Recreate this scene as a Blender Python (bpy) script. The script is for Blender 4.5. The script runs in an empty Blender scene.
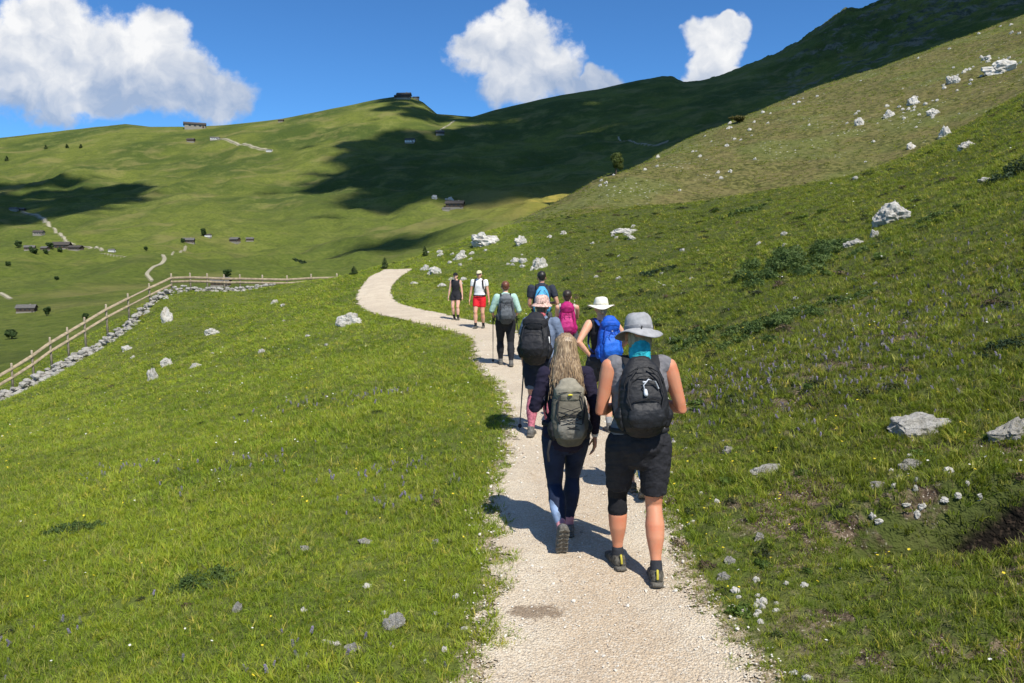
import bpy, bmesh, math, random
import numpy as np
from mathutils import Vector, Matrix, Euler
random.seed(7); RNG = np.random.default_rng(7)
scene = bpy.context.scene
COL = scene.collection
R = math.radians

# ------------------------------------------------------------------ camera geometry
F_PX, CX, CY, CAM_H = 740.0, 512.0, 341.5, 2.15
PITCH = math.atan((CY - 256.0) / F_PX)
CP, SP = math.cos(PITCH), math.sin(PITCH)

def ray(px, py):
    rx = (px - CX) / F_PX; uy = (CY - py) / F_PX
    return np.array([rx, CP + uy * SP, -SP + uy * CP])

def world_at(px, py, Y):
    """point of the place seen at that pixel at depth Y (metres north of the camera)"""
    d = ray(px, py); s = Y / d[1]
    return np.array([d[0] * s, Y, CAM_H + d[2] * s])

# ------------------------------------------------------------------ numpy noise
def _hash(ix, iy, seed):
    h = (ix.astype(np.int64) * 374761393 + iy.astype(np.int64) * 668265263 + seed * 982451653) & 0xffffffff
    h = ((h ^ (h >> 13)) * 1274126177) & 0xffffffff
    return ((h ^ (h >> 16)) & 0xffff) / 65535.0

def vnoise(x, y, seed=0):
    x = np.asarray(x, float); y = np.asarray(y, float)
    ix = np.floor(x); iy = np.floor(y); fx = x - ix; fy = y - iy
    fx = fx * fx * fx * (fx * (fx * 6 - 15) + 10); fy = fy * fy * fy * (fy * (fy * 6 - 15) + 10)
    a = _hash(ix, iy, seed); b = _hash(ix + 1, iy, seed); c = _hash(ix, iy + 1, seed); d = _hash(ix + 1, iy + 1, seed)
    return (a + (b - a) * fx + (c - a) * fy + (a - b - c + d) * fx * fy) * 2 - 1

def fbm(x, y, octv=4, seed=0, gain=.5):
    s = 0; a = 1.0; t = 0
    for k in range(octv):
        s = s + a * vnoise(x * 2**k + 17.3 * k, y * 2**k - 9.1 * k, seed + k); t += a; a *= gain
    return s / t

def sstep(a, b, x):
    t = np.clip((x - a) / (b - a), 0, 1); return t * t * (3 - 2 * t)

# ------------------------------------------------------------------ near ground: thin plate through surveyed spots
PTS = []
def P(px, py, Y): PTS.append(tuple(world_at(px, py, Y)))
def W(X, Y, Z): PTS.append((X, Y, Z))
# the path is level up to the bend, then climbs
for Y, xl, xr in [(-2, -.3, 1.6), (0, -.3, 1.5), (2, -.25, 1.4), (3.5, -.2, 1.35), (5, -.15, 1.2), (7, -.1, 1.15), (9, -.05, 1.15), (11, -.2, 1.2), (14, -.6, 1.1), (17.5, -1.0, .7), (22, -2.3, -.2), (25, -4.0, -1.4)]:
    W(xl, Y, 0.0); W(xr, Y, 0.0)
P(385, 300, 34); P(366, 308, 31); P(400, 303, 33); P(380, 288, 38); P(402, 272, 46); P(372, 275, 45)
# left meadow
for a in [(0, 683, 4.2), (128, 683, 3.9), (300, 683, 3.6), (0, 500, 9.6), (0, 430, 20), (0, 398, 43), (60, 366, 46), (100, 346, 49), (130, 326, 52), (150, 306, 55), (175, 293, 58),
          (240, 292, 61), (300, 288, 64), (345, 280, 62), (155, 375, 29), (167, 320, 46), (211, 333, 40), (350, 324, 26), (300, 400, 12.6), (430, 400, 11.2), (400, 480, 7.4), (200, 480, 8.3), (250, 302, 54),
          (420, 345, 19), (330, 350, 21), (120, 430, 15), (262, 351, 24)]:
    P(*a)
# right slope
for a in [(1024, 683, 3.15), (1024, 500, 4.7), (1024, 400, 6.3), (1024, 300, 8.6), (1024, 200, 14.6), (1024, 150, 22.9), (1024, 112, 37), (1024, 95, 50),
          (860, 683, 3.4), (860, 500, 5.3), (860, 400, 7.4), (860, 300, 11.7), (860, 240, 18), (860, 210, 26), (860, 182, 42),
          (700, 450, 7.5), (700, 350, 12.6), (700, 280, 23), (700, 230, 40), (700, 205, 60), (620, 300, 23), (600, 250, 40), (610, 216, 65), (500, 302, 30), (500, 262, 42), (500, 230, 60),
          (420, 290, 37), (425, 262, 50), (940, 147, 45), (780, 300, 14), (780, 192, 52), (780, 250, 22)]:
    P(*a)
for u, z60, z85 in [(-1.1, -22, -34), (-.69, -12.5, -26), (-.5, -6, -20), (-.3, -4.5, -16), (-.2, -3.5, -14), (-.12, -.5, -11), (-.03, 1.5, -5), (.1, 3, -3), (.25, 5.2, 0), (.45, 7, 2), (.7, 14, 8), (1.1, 24, 20)]:
    if u < -.15: W(u * 76, 76, z60 - 1.5)
    else: W(u * 74, 74, z60)
    W(u * 95, 95, z85); W(u * 150, 150, z85 * 1.3 - 30 * (1 if u > 0 else .8)); W(u * 260, 260, -90)
W(-9, 3, -1.3); W(-9, -2, -1.3); W(9, 2, 3.0); W(9, -2, 3.0); W(-25, 4, -4); W(25, 6, 9.2)
PTS = np.array(PTS)

def _pc(X, Y):
    r = np.hypot(X, Y + 6); a = np.arctan2(X, Y + 6)
    return np.stack([1.7 * a, np.log(r + 5)], -1), r + 5

def _tps(d2): return 0.5 * d2 * np.log(d2 + 1e-12)
_q, _s = _pc(PTS[:, 0], PTS[:, 1])
_n = len(_q)
_A = np.zeros((_n + 3, _n + 3))
_A[:_n, :_n] = _tps(((_q[:, None] - _q[None]) ** 2).sum(-1)) + np.eye(_n) * 2e-4
_A[:_n, _n] = 1; _A[:_n, _n + 1:] = _q; _A[_n, :_n] = 1; _A[_n + 1:, :_n] = _q.T
_w = np.linalg.solve(_A, np.concatenate([PTS[:, 2] / _s, np.zeros(3)]))

def z_near(X, Y):
    q, s = _pc(X, Y); sh = s.shape; q = q.reshape(-1, 2)
    out = np.empty(len(q))
    for i in range(0, len(q), 60000):
        b = q[i:i + 60000]
        d2 = ((b[:, None] - _q[None]) ** 2).sum(-1)
        out[i:i + 60000] = _tps(d2) @ _w[:_n] + _w[_n] + b @ _w[_n + 1:]
    return out.reshape(sh) * s

# ------------------------------------------------------------------ slopes further off: tables of sight lines
def u_of(px): return (px - CX) / F_PX / (CP + .22 * SP)
def e_of(py):
    uy = (CY - py) / F_PX; return (-SP + uy * CP) / (CP + uy * SP)

def make_layer(cols, rows, table, nu=420, nl=260, su=6, sl=5, u0=-1.5, u1=1.5):
    cu = np.array([u_of(c) for c in cols]); lr = np.log(np.array(rows, float))
    T = np.array([[e_of(v) for v in r] for r in table])         # [col][row]
    U = np.linspace(u0, u1, nu); L = np.linspace(lr[0], lr[-1], nl)
    G = np.array([np.interp(L, lr, T[k]) for k in range(len(cols))])
    G = np.array([np.interp(U, cu, G[:, j]) for j in range(nl)]).T   # nu x nl
    def blur(A, s, ax):
        k = np.exp(-.5 * (np.arange(-3 * s, 3 * s + 1) / s) ** 2); k /= k.sum()
        pad = [(0, 0), (0, 0)]; pad[ax] = (3 * s, 3 * s)
        return np.apply_along_axis(lambda v: np.convolve(v, k, 'valid'), ax, np.pad(A, pad, mode='edge'))
    G = blur(blur(G, su, 0), sl, 1)
    def f(u, Y):
        a = np.clip((u - u0) / (u1 - u0) * (nu - 1), 0, nu - 1.001); b = np.clip((np.log(np.maximum(Y, 1)) - L[0]) / (L[-1] - L[0]) * (nl - 1), 0, nl - 1.001)
        i = a.astype(int); j = b.astype(int); fa = a - i; fb = b - j
        return (G[i, j] * (1 - fa) + G[i + 1, j] * fa) * (1 - fb) + (G[i, j + 1] * (1 - fa) + G[i + 1, j + 1] * fa) * fb
    return f

brown = make_layer([300, 420, 480, 520, 600, 660, 700, 780, 860, 940, 1024, 1150, 1400], [50, 62, 80, 100, 130, 165, 210, 300, 500], [
    [420, 420, 420, 420, 420, 420, 430, 440, 450],
    [300, 285, 285, 300, 330, 360, 400, 420, 440],
    [260, 243, 236, 250, 280, 320, 360, 400, 430],
    [255, 235, 217, 222, 250, 290, 330, 380, 420],
    [262, 238, 205, 177, 190, 220, 260, 330, 400],
    [262, 236, 204, 165, 147, 170, 210, 300, 380],
    [262, 236, 204, 165, 132, 140, 180, 270, 360],
    [262, 232, 198, 155, 112, 96, 120, 200, 320],
    [262, 226, 188, 140, 97, 69, 85, 150, 280],
    [250, 205, 160, 112, 68, 40, 50, 110, 230],
    [230, 178, 125, 80, 38, 8, 18, 70, 190],
    [170, 120, 70, 20, -20, -60, -50, 10, 120],
    [60, 10, -40, -90, -130, -160, -150, -90, 40]], su=4, sl=5)

SKY = [(-300, 150), (-60, 146), (0, 138), (60, 131), (95, 127), (125, 124), (150, 127), (185, 127), (215, 126), (280, 119), (330, 109), (380, 99), (398, 96.5), (412, 97), (423, 102), (430, 108),
       (437, 114), (455, 115.5), (472, 117), (495, 110), (520, 104), (560, 95), (600, 89), (640, 80), (662, 77), (672, 77), (684, 83), (700, 80.5), (720, 76), (745, 66), (775, 55), (800, 41),
       (820, 27), (838, 14), (846, 9), (858, 11), (875, 5), (900, -8), (940, -30), (1024, -62), (1200, -80), (1500, -60)]
_su = np.array([((x - CX) / F_PX) / (CP + (CY - y) / F_PX * SP) for x, y in SKY]); _se = np.array([e_of(y) for x, y in SKY])
far = make_layer([-400, 0, 128, 256, 384, 430, 480, 560, 640, 760, 860, 960, 1100, 1500], [60, 90, 150, 250, 400, 650, 1000, 1500, 2000, 2400], [
    [520, 420, 360, 320, 290, 262, 232, 195, 165, 149],
    [500, 405, 352, 316, 287, 257, 225, 187, 156, 138],
    [480, 385, 335, 305, 280, 254, 222, 181, 147, 124],
    [470, 370, 325, 300, 276, 249, 216, 173, 138, 121],
    [460, 360, 318, 292, 268, 240, 205, 160, 122, 98],
    [460, 360, 315, 288, 262, 232, 198, 158, 128, 112],
    [460, 360, 310, 280, 250, 222, 194, 162, 132, 113],
    [460, 360, 300, 268, 238, 212, 188, 156, 124, 96],
    [460, 360, 300, 265, 235, 205, 178, 141, 108, 80],
    [460, 360, 300, 265, 225, 190, 155, 116, 84, 60],
    [460, 360, 300, 255, 215, 170, 125, 75, 36, 5],
    [460, 360, 300, 245, 200, 150, 95, 32, -8, -35],
    [460, 360, 300, 235, 190, 130, 70, 0, -40, -70],
    [460, 360, 300, 235, 180, 120, 60, -10, -50, -70]], su=7, sl=6)
Y_RIDGE = 2400.0

def z_far(X, Y):
    Ys = np.maximum(Y, 40.); u = X / Ys
    e = far(u, np.minimum(Ys, Y_RIDGE))
    es = np.interp(u, _su, _se)
    e = e + (es - e) * sstep(1700, Y_RIDGE, Ys)
    z = CAM_H + e * np.minimum(Ys, Y_RIDGE)
    z = z - np.maximum(Ys - Y_RIDGE, 0) * .55
    k = sstep(120, 500, Ys) * (1 - .93 * sstep(1500, 2350, Ys))
    g = 1 - np.abs(fbm(X / 260 + .3 * fbm(X / 300, Y / 300, 2, 5), Y / 420, 4, 11))       # spurs and gullies
    z = z + k * (30 * (g - .8) + 20 * fbm(X / 170, Y / 170, 4, 3) + 9 * (.6 - np.abs(fbm(X / 75 + .4 * fbm(X / 120, Y / 120, 2, 8), Y / 130, 4, 13))) + 6 * fbm(X / 45, Y / 60, 3, 9))
    # crags of the upper right crest
    ck = sstep(.27, .48, u) * sstep(1150, 2300, Ys)
    rg = 1 - np.abs(fbm(X / 48, Y / 260, 4, 21, .6))
    z = z + ck * (42 * (rg - .75)) * (1 - .45 * sstep(2250, 2400, Ys))
    z = z + sstep(.1, .3, u) * sstep(2200, 2400, Ys) * 13 * fbm(X / 42, Y / 60, 5, 31, .6)
    return z

def path_dist(X, Y):
    """signed-ish distance from the centre line divided by half width (about 1 on the edge)"""
    c = np.interp(Y, PC_Y, PC_X); w = np.interp(Y, PC_Y, PC_W)
    return np.abs(X - c) / w
PC_Y = np.array([-5, 0, 2, 3.5, 5, 7, 9, 11, 14, 17.5, 22, 25]); PC_X = np.array([.6, .6, .58, .55, .5, .5, .5, .45, .2, -.15, -1.2, -2.6]); PC_W = np.array([1., .95, .9, .85, .75, .7, .7, .75, .95, 1., 1.3, 1.8])

PIT = np.array([1e6, 1e6, 0.])
def z_all(X, Y, parts=False):
    X = np.asarray(X, float); Y = np.asarray(Y, float)
    n = z_near(X, Y)
    Ys = np.maximum(Y, 40.)
    b = CAM_H + brown(X / Ys, Ys) * Ys
    b = b - np.maximum(Y - 500, 0) * .5
    b = np.where(Y < 50, -50., b)
    f = np.where(Y < 60, -300., z_far(X, Y))
    # small relief
    pm = sstep(.95, 2.0, path_dist(X, Y)); pm = np.where(Y > 25, 1, pm)
    pm = np.where((X > -12) & (X < -1) & (Y > 24) & (Y < 50), .25, pm)
    side = sstep(-1, 3, X)
    n = n + pm * (.06 * fbm(X / .8, Y / .8, 4, 41, .6) * (.5 + 1.0 * side) + side * sstep(12, 5, Y) * .045 * fbm(X / .33, Y / .33, 3, 47, .6) + .12 * fbm(X / 3.3, Y / 3.3, 3, 43) + sstep(8, 30, Y) * .3 * fbm(X / 9, Y / 9, 3, 44))
    n = n + .012 * fbm(X / .35, Y / .35, 2, 45)
    # eroded hollow under the turf at the right
    dx = (X - PIT[0]) / .72 + .3 * fbm(X * 2, Y * 2, 2, 50); dy = (Y - PIT[1] + .12 * (X - PIT[0]) + .06 * fbm(X * 4, Y * 4, 2, 51)) / .22
    n = n - .46 * np.exp(-(dx * dx + dy * dy) ** 2) + .16 * np.exp(-(dx * dx + ((dy - 1.75) / .9) ** 2) ** 2)
    b = b + .9 * fbm(X / 14, Y / 14, 4, 61) + .25 * fbm(X / 3, Y / 3, 3, 62)
    k = .3 + .004 * np.abs(Y)
    def smax(p, q):
        h = np.clip(.5 + .5 * (p - q) / k, 0, 1); return q + (p - q) * h + k * h * (1 - h)
    m = smax(n, b); z = smax(m, f)
    if parts:
        return z, sstep(-1.5, 2.5, b - n) * (f < m), sstep(-2, 2, f - m)
    return z

def hit(px, py, ymin=2.0, ymax=3500):
    """where the sight line through that pixel meets the ground"""
    d = ray(px, py); Y = np.exp(np.linspace(math.log(ymin), math.log(ymax), 1400))
    X = d[0] / d[1] * Y; Z = CAM_H + d[2] / d[1] * Y
    g = z_all(X, Y); below = np.nonzero(Z < g)[0]
    if len(below) == 0: return None
    k = below[0]
    if k == 0: return Vector((X[0], Y[0], g[0]))
    a, b = Y[k - 1], Y[k]
    for _ in range(3):
        yy = np.linspace(a, b, 12); xx = d[0] / d[1] * yy
        bl = np.nonzero(CAM_H + d[2] / d[1] * yy < z_all(xx, yy))[0]
        j = bl[0] if len(bl) else 11
        a, b = yy[max(j - 1, 0)], yy[j]
    y = (a + b) / 2; x = d[0] / d[1] * y
    return Vector((x, y, float(z_all(np.array([x]), np.array([y]))[0])))

def gz(x, y): return float(z_all(np.array([x]), np.array([y]))[0])
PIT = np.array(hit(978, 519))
def px_size(p): return (p[1] * CP + (CAM_H - p[2]) * SP) / F_PX      # metres per pixel there
# ------------------------------------------------------------------ helpers
def meta(o, label=None, cat=None, group=None, kind=None):
    if label: o['label'] = label
    if cat: o['category'] = cat
    if group: o['group'] = group
    if kind: o['kind'] = kind
    return o

def mesh_obj(name, verts, faces, mat=None, parent=None, smooth=True):
    me = bpy.data.meshes.new(name)
    me.from_pydata([tuple(v) for v in verts], [], [tuple(f) for f in faces]) if not isinstance(verts, np.ndarray) or len(verts) < 20000 else fast_mesh(me, verts, faces)
    if smooth: me.polygons.foreach_set('use_smooth', np.ones(len(me.polygons), bool))
    me.update()
    o = bpy.data.objects.new(name, me); COL.objects.link(o)
    if mat: me.materials.append(mat)
    if parent: o.parent = parent
    return o

def fast_mesh(me, verts, faces):
    verts = np.asarray(verts, np.float32); faces = np.asarray(faces, np.int32)
    n, k = faces.shape
    me.vertices.add(len(verts)); me.vertices.foreach_set('co', verts.ravel())
    me.loops.add(n * k); me.loops.foreach_set('vertex_index', faces.ravel())
    me.polygons.add(n); me.polygons.foreach_set('loop_start', np.arange(0, n * k, k, dtype=np.int32)); me.polygons.foreach_set('loop_total', np.full(n, k, np.int32))
    me.update(calc_edges=True)

def empty(name, loc=(0, 0, 0), rz=0):
    o = bpy.data.objects.new(name, None); COL.objects.link(o); o.location = loc; o.rotation_euler = (0, 0, rz)
    o.empty_display_size = .1
    return o

class NT:
    """short-hand for building node trees"""
    def __init__(s, nt): s.nt = nt
    def n(s, t, **kw):
        nd = s.nt.nodes.new(t)
        for k, v in kw.items():
            if k == 'inp':
                for a, b in v.items():
                    if isinstance(b, bpy.types.NodeSocket): s.nt.links.new(b, nd.inputs[a])
                    else: nd.inputs[a].default_value = b
            else: setattr(nd, k, v)
        return nd
    def m(s, op, a, b=None, c=None, clamp=False):
        nd = s.n('ShaderNodeMath', operation=op, use_clamp=clamp)
        for i, v in enumerate((a, b, c)):
            if v is None: continue
            if isinstance(v, bpy.types.NodeSocket): s.nt.links.new(v, nd.inputs[i])
            else: nd.inputs[i].default_value = v
        return nd.outputs[0]
    def ramp(s, v, lo, hi, a=0., b=1.):
        nd = s.n('ShaderNodeMapRange', interpolation_type='SMOOTHSTEP', inp={0: v, 1: lo, 2: hi, 3: a, 4: b}); return nd.outputs[0]
    def mix(s, f, a, b):
        nd = s.n('ShaderNodeMix', data_type='RGBA')
        for k, v in ((0, f), (6, a), (7, b)):
            if isinstance(v, bpy.types.NodeSocket): s.nt.links.new(v, nd.inputs[k])
            else: nd.inputs[k].default_value = v if k == 0 else (*v, 1) if len(v) == 3 else v
        return nd.outputs[2]
    def noise(s, vec, scale, detail=4, rough=.55, out=0, stretch=None):
        if stretch:
            vec = s.n('ShaderNodeVectorMath', operation='MULTIPLY', inp={0: vec, 1: stretch}).outputs[0]
        return s.n('ShaderNodeTexNoise', inp={'Vector': vec, 'Scale': scale, 'Detail': detail, 'Roughness': rough}).outputs[out]
    def pos(s): return s.n('ShaderNodeNewGeometry').outputs['Position']
    def link(s, a, b): s.nt.links.new(a, b)

def mat_base(name):
    m = bpy.data.materials.new(name); m.use_nodes = True
    t = NT(m.node_tree); bs = m.node_tree.nodes['Principled BSDF']
    return m, t, bs

def simple_mat(name, col, rough=.7, var=.12, scale=30, bump=.0, bscale=80, spec=.3, obj=True, metal=0, sheen=0):
    m, t, bs = mat_base(name)
    co = t.n('ShaderNodeTexCoord').outputs['Object']
    nz = t.noise(co, scale, 3)
    c = t.mix(t.ramp(nz, .3, .7), tuple(x * (1 - var) for x in col), tuple(min(1, x * (1 + var)) for x in col))
    t.link(c, bs.inputs['Base Color']); bs.inputs['Roughness'].default_value = rough
    bs.inputs['Specular IOR Level'].default_value = spec; bs.inputs['Metallic'].default_value = metal
    if sheen: bs.inputs['Sheen Weight'].default_value = sheen
    if bump:
        b = t.n('ShaderNodeBump', inp={'Strength': bump, 'Distance': .01, 'Height': t.noise(co, bscale, 3)})
        t.link(b.outputs[0], bs.inputs['Normal'])
    return m

# meadow colour shared by the turf and the blades: a function of the place
def meadow_group():
    g = bpy.data.node_groups.new('meadow_colour', 'ShaderNodeTree')
    g.interface.new_socket('Color', in_out='OUTPUT', socket_type='NodeSocketColor')
    g.interface.new_socket('Bare', in_out='OUTPUT', socket_type='NodeSocketFloat')
    t = NT(g); out = t.n('NodeGroupOutput'); p = t.pos()
    n1 = t.noise(p, .35, 4); n2 = t.noise(p, 1.7, 4); n3 = t.noise(p, .09, 3); n4 = t.noise(p, 6., 3)
    c = t.mix(t.ramp(n1, .35, .65), (.085, .118, .020), (.135, .165, .030))
    c = t.mix(t.ramp(n2, .5, .75), c, (.185, .195, .055))
    c = t.mix(t.ramp(n3, .42, .66, 0, .55), c, (.12, .135, .03))
    c = t.mix(t.ramp(n4, .52, .72, 0, .5), c, (.058, .088, .016))
    east = t.n('ShaderNodeSeparateXYZ', inp={0: p}).outputs[0]
    c = t.mix(t.m('MULTIPLY', t.ramp(east, .8, 3.), .55), c, (.052, .058, .017))
    c = t.mix(t.m('MULTIPLY', t.ramp(east, 1.5, -1.), t.ramp(n1, .4, .6, .1, .45)), c, (.19, .22, .034))
    # bare earth and dead stalks on the bank right of the path
    sx = t.n('ShaderNodeSeparateXYZ', inp={0: p})
    bank = t.m('MULTIPLY', t.ramp(sx.outputs[0], 1.0, 2.0), t.ramp(sx.outputs[1], 16., 7.))
    nb = t.noise(p, 1.35, 5, .65)
    bare = t.m('MULTIPLY', t.ramp(nb, .51, .585), bank)
    lpatch = t.m('MULTIPLY', t.ramp(t.noise(p, 1.1, 4, .6), .66, .72), t.ramp(sx.outputs[1], 9., 6.))
    bare = t.m('MAXIMUM', bare, lpatch)
    t.link(c, out.inputs[0]); t.link(bare, out.inputs[1])
    return g
MEADOW = meadow_group()

def terrain_material():
    m, t, bs = mat_base('turf')
    p = t.pos(); g = t.n('ShaderNodeGroup'); g.node_tree = MEADOW
    ab = t.n('ShaderNodeAttribute', attribute_name='brown').outputs['Fac']; af = t.n('ShaderNodeAttribute', attribute_name='far').outputs['Fac']
    acr = t.n('ShaderNodeAttribute', attribute_name='crag').outputs['Fac']; apale = t.n('ShaderNodeAttribute', attribute_name='pale').outputs['Fac']
    near = t.mix(.35, g.outputs[0], (.045, .055, .018))
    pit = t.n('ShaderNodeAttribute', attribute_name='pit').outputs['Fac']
    soil = t.mix(t.ramp(t.noise(p, 9, 4), .35, .65), (.05, .034, .022), (.17, .125, .085))
    soil = t.mix(t.ramp(t.noise(p, 55, 3), .6, .68), soil, (.42, .37, .3))
    near = t.mix(g.outputs[1], near, soil)
    vg = t.n('ShaderNodeAttribute', attribute_name='verge').outputs['Fac']; vm = t.ramp(t.m('ADD', vg, t.m('MULTIPLY', t.noise(p, 7, 5, .7), 1.4)), 1.35, 1.6)
    vcol = t.mix(t.ramp(t.noise(p, 70, 3, .7), .48, .62), (.23, .18, .115), (.52, .45, .35))
    near = t.mix(t.m('MULTIPLY', vm, t.ramp(vg, .02, .3)), near, vcol)
    near = t.mix(t.ramp(pit, .25, .55), near, t.mix(t.ramp(t.noise(p, 30, 3), .5, .7), (.010, .008, .006), (.045, .032, .022)))  # near-black mix paints the hollow's shade into its soil colour
    sx = t.n('ShaderNodeSeparateXYZ', inp={0: p})
    # dry lean slope with stones showing
    fine = t.noise(p, 1.6, 5, .7); med = t.noise(p, .28, 4)
    br = t.mix(t.ramp(fine, .40, .60), (.050, .052, .015), (.155, .145, .048))
    br = t.mix(t.ramp(med, .4, .62, 0, .4), br, (.17, .135, .06))
    br = t.mix(t.ramp(t.noise(p, .06, 3), .46, .60, 0, .5), br, (.11, .135, .035))
    br = t.mix(t.ramp(t.noise(p, .75, 4, .7), .56, .64, 0, .75), br, (.05, .055, .018))
    st = t.n('ShaderNodeTexVoronoi', inp={'Vector': p, 'Scale': 1.5}); 
    dots = t.m('MULTIPLY', t.ramp(st.outputs['Distance'], .2, .14), t.ramp(t.noise(p, .12, 3), .5, .62))
    br = t.mix(t.m('MULTIPLY', dots, .8), br, (.5, .47, .42))
    # far pastures
    f4 = t.noise(p, .28, 5, .8); f1 = t.noise(p, .004, 5, .6); f2 = t.noise(p, .018, 5, .65, stretch=(1, .55, 1)); f3 = t.noise(p, .09, 4, .6)
    fc = t.mix(t.ramp(f1, .4, .62), (.050, .076, .014), (.128, .148, .026))
    fc = t.mix(t.ramp(f2, .5, .68, 0, .75), fc, (.165, .175, .045))
    fc = t.mix(t.ramp(f3, .55, .7, 0, .5), fc, (.05, .085, .016))
    fc = t.mix(t.ramp(t.n('ShaderNodeSeparateXYZ', inp={0: p}).outputs[1], 1250., 500., 0, .62), fc, (.118, .150, .024))
    fc = t.mix(t.ramp(f4, .50, .60, 0, .6), fc, (.052, .068, .018)); fc = t.mix(t.ramp(f4, .46, .38, 0, .45), fc, (.17, .175, .05))
    fc = t.mix(t.ramp(t.noise(p, .011, 4, .6), .52, .66, 0, .6), fc, (.19, .17, .06))
    f5 = t.noise(p, .032, 8, .75, stretch=(.7, 1, 2.2)); fc = t.mix(t.ramp(f5, .50, .62, 0, .5), fc, (.062, .078, .020)); fc = t.mix(t.ramp(f5, .44, .34, 0, .45), fc, (.165, .18, .045))
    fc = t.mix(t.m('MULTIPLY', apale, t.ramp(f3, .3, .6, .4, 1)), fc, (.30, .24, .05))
    rock = t.mix(t.ramp(t.noise(p, .05, 5, .7, stretch=(1, .25, .4)), .42, .6), (.05, .06, .035), (.16, .155, .11))
    fc = t.mix(t.m('MULTIPLY', acr, t.ramp(t.noise(p, .016, 5, .7), .5, .6)), fc, rock)
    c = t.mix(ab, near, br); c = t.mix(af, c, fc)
    c = t.mix(t.ramp(t.n('ShaderNodeAttribute', attribute_name='trod').outputs['Fac'], .25, .75, 0, .85), c, (.30, .275, .19))
    t.link(c, bs.inputs['Base Color']); bs.inputs['Roughness'].default_value = .95; bs.inputs['Specular IOR Level'].default_value = .1
    h = t.m('ADD', t.m('MULTIPLY', t.noise(p, 22, 4, .7), .05), t.m('MULTIPLY', t.noise(p, 2.5, 5, .7), .5))
    h = t.m('MULTIPLY', h, t.m('SUBTRACT', 1., af))
    h = t.m('ADD', h, t.m('MULTIPLY', t.m('MULTIPLY', t.noise(p, .10, 8, .75), 9.), af))
    b = t.n('ShaderNodeBump', inp={'Strength': .9, 'Distance': .35, 'Height': h})
    t.link(b.outputs[0], bs.inputs['Normal'])
    return m

def gravel_material(name='pale_gravel', far=False):
    m, t, bs = mat_base(name); p = t.pos()
    v = t.n('ShaderNodeTexVoronoi', inp={'Vector': p, 'Scale': 72.}); v2 = t.n('ShaderNodeTexVoronoi', inp={'Vector': p, 'Scale': 165.})
    grey = t.n('ShaderNodeSeparateColor', inp={0: v.outputs['Color']}).outputs[0]
    g2 = t.n('ShaderNodeSeparateColor', inp={0: v2.outputs['Color']}).outputs[0]
    c = t.mix(t.ramp(t.noise(p, 1.6, 5, .6), .35, .65), (.575, .475, .345), (.68, .585, .44))
    inset_ = t.n('ShaderNodeAttribute', attribute_name='inset').outputs['Fac']
    c = t.mix(t.m('MULTIPLY', t.ramp(t.m('ADD', inset_, t.m('MULTIPLY', t.noise(p, 1.1, 4), .5)), .45, .75), t.ramp(t.n('ShaderNodeSeparateXYZ', inp={0: p}).outputs[1], 11., 4., .1, .7)), c, (.52, .395, .265))
    c = t.mix(t.ramp(t.noise(p, .8, 3), .5, .7, 0, .45), c, (.42, .33, .24))
    c = t.mix(t.ramp(grey, .55, .9, 0, .55), c, (.70, .64, .53))
    c = t.mix(t.ramp(g2, .28, .05, 0, .65), c, (.36, .29, .21))
    c = t.mix(t.ramp(v.outputs['Distance'], .45, .8, 0, .55), c, (.36, .29, .21))
    c = t.mix(t.ramp(t.noise(p, 2.2, 5, .7), .66, .72, 0, .8), c, (.24, .17, .11))
    worn = t.n('ShaderNodeAttribute', attribute_name='worn').outputs['Fac']
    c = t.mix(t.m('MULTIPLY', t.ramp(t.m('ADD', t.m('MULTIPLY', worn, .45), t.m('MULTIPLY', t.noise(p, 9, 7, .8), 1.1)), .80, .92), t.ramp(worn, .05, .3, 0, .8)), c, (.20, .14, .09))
    t.link(c, bs.inputs['Base Color']); bs.inputs['Roughness'].default_value = .9; bs.inputs['Specular IOR Level'].default_value = .2
    ins = t.n('ShaderNodeAttribute', attribute_name='inset').outputs['Fac']
    e = t.m('ADD', t.m('MULTIPLY', t.m('SUBTRACT', t.noise(p, 3.2, 6, .65), .5), .7), t.m('ADD', t.m('MULTIPLY', t.m('SUBTRACT', t.noise(p, 38, 2, .6), .5), .22), ins))
    keep = t.m('GREATER_THAN', e, .0)
    tp = t.n('ShaderNodeBsdfTransparent'); mx = t.n('ShaderNodeMixShader'); t.link(keep, mx.inputs[0]); t.link(tp.outputs[0], mx.inputs[1]); t.link(bs.outputs[0], mx.inputs[2]); t.link(mx.outputs[0], m.node_tree.nodes['Material Output'].inputs[0])
    h = t.m('ADD', t.m('MULTIPLY', v.outputs['Distance'], -.6), t.m('ADD', t.m('MULTIPLY', t.noise(p, 7, 5), 1.2), t.m('MULTIPLY', v2.outputs['Distance'], -.3)))
    b = t.n('ShaderNodeBump', inp={'Strength': .9, 'Distance': .018, 'Height': h}); t.link(b.outputs[0], bs.inputs['Normal'])
    return m

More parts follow.
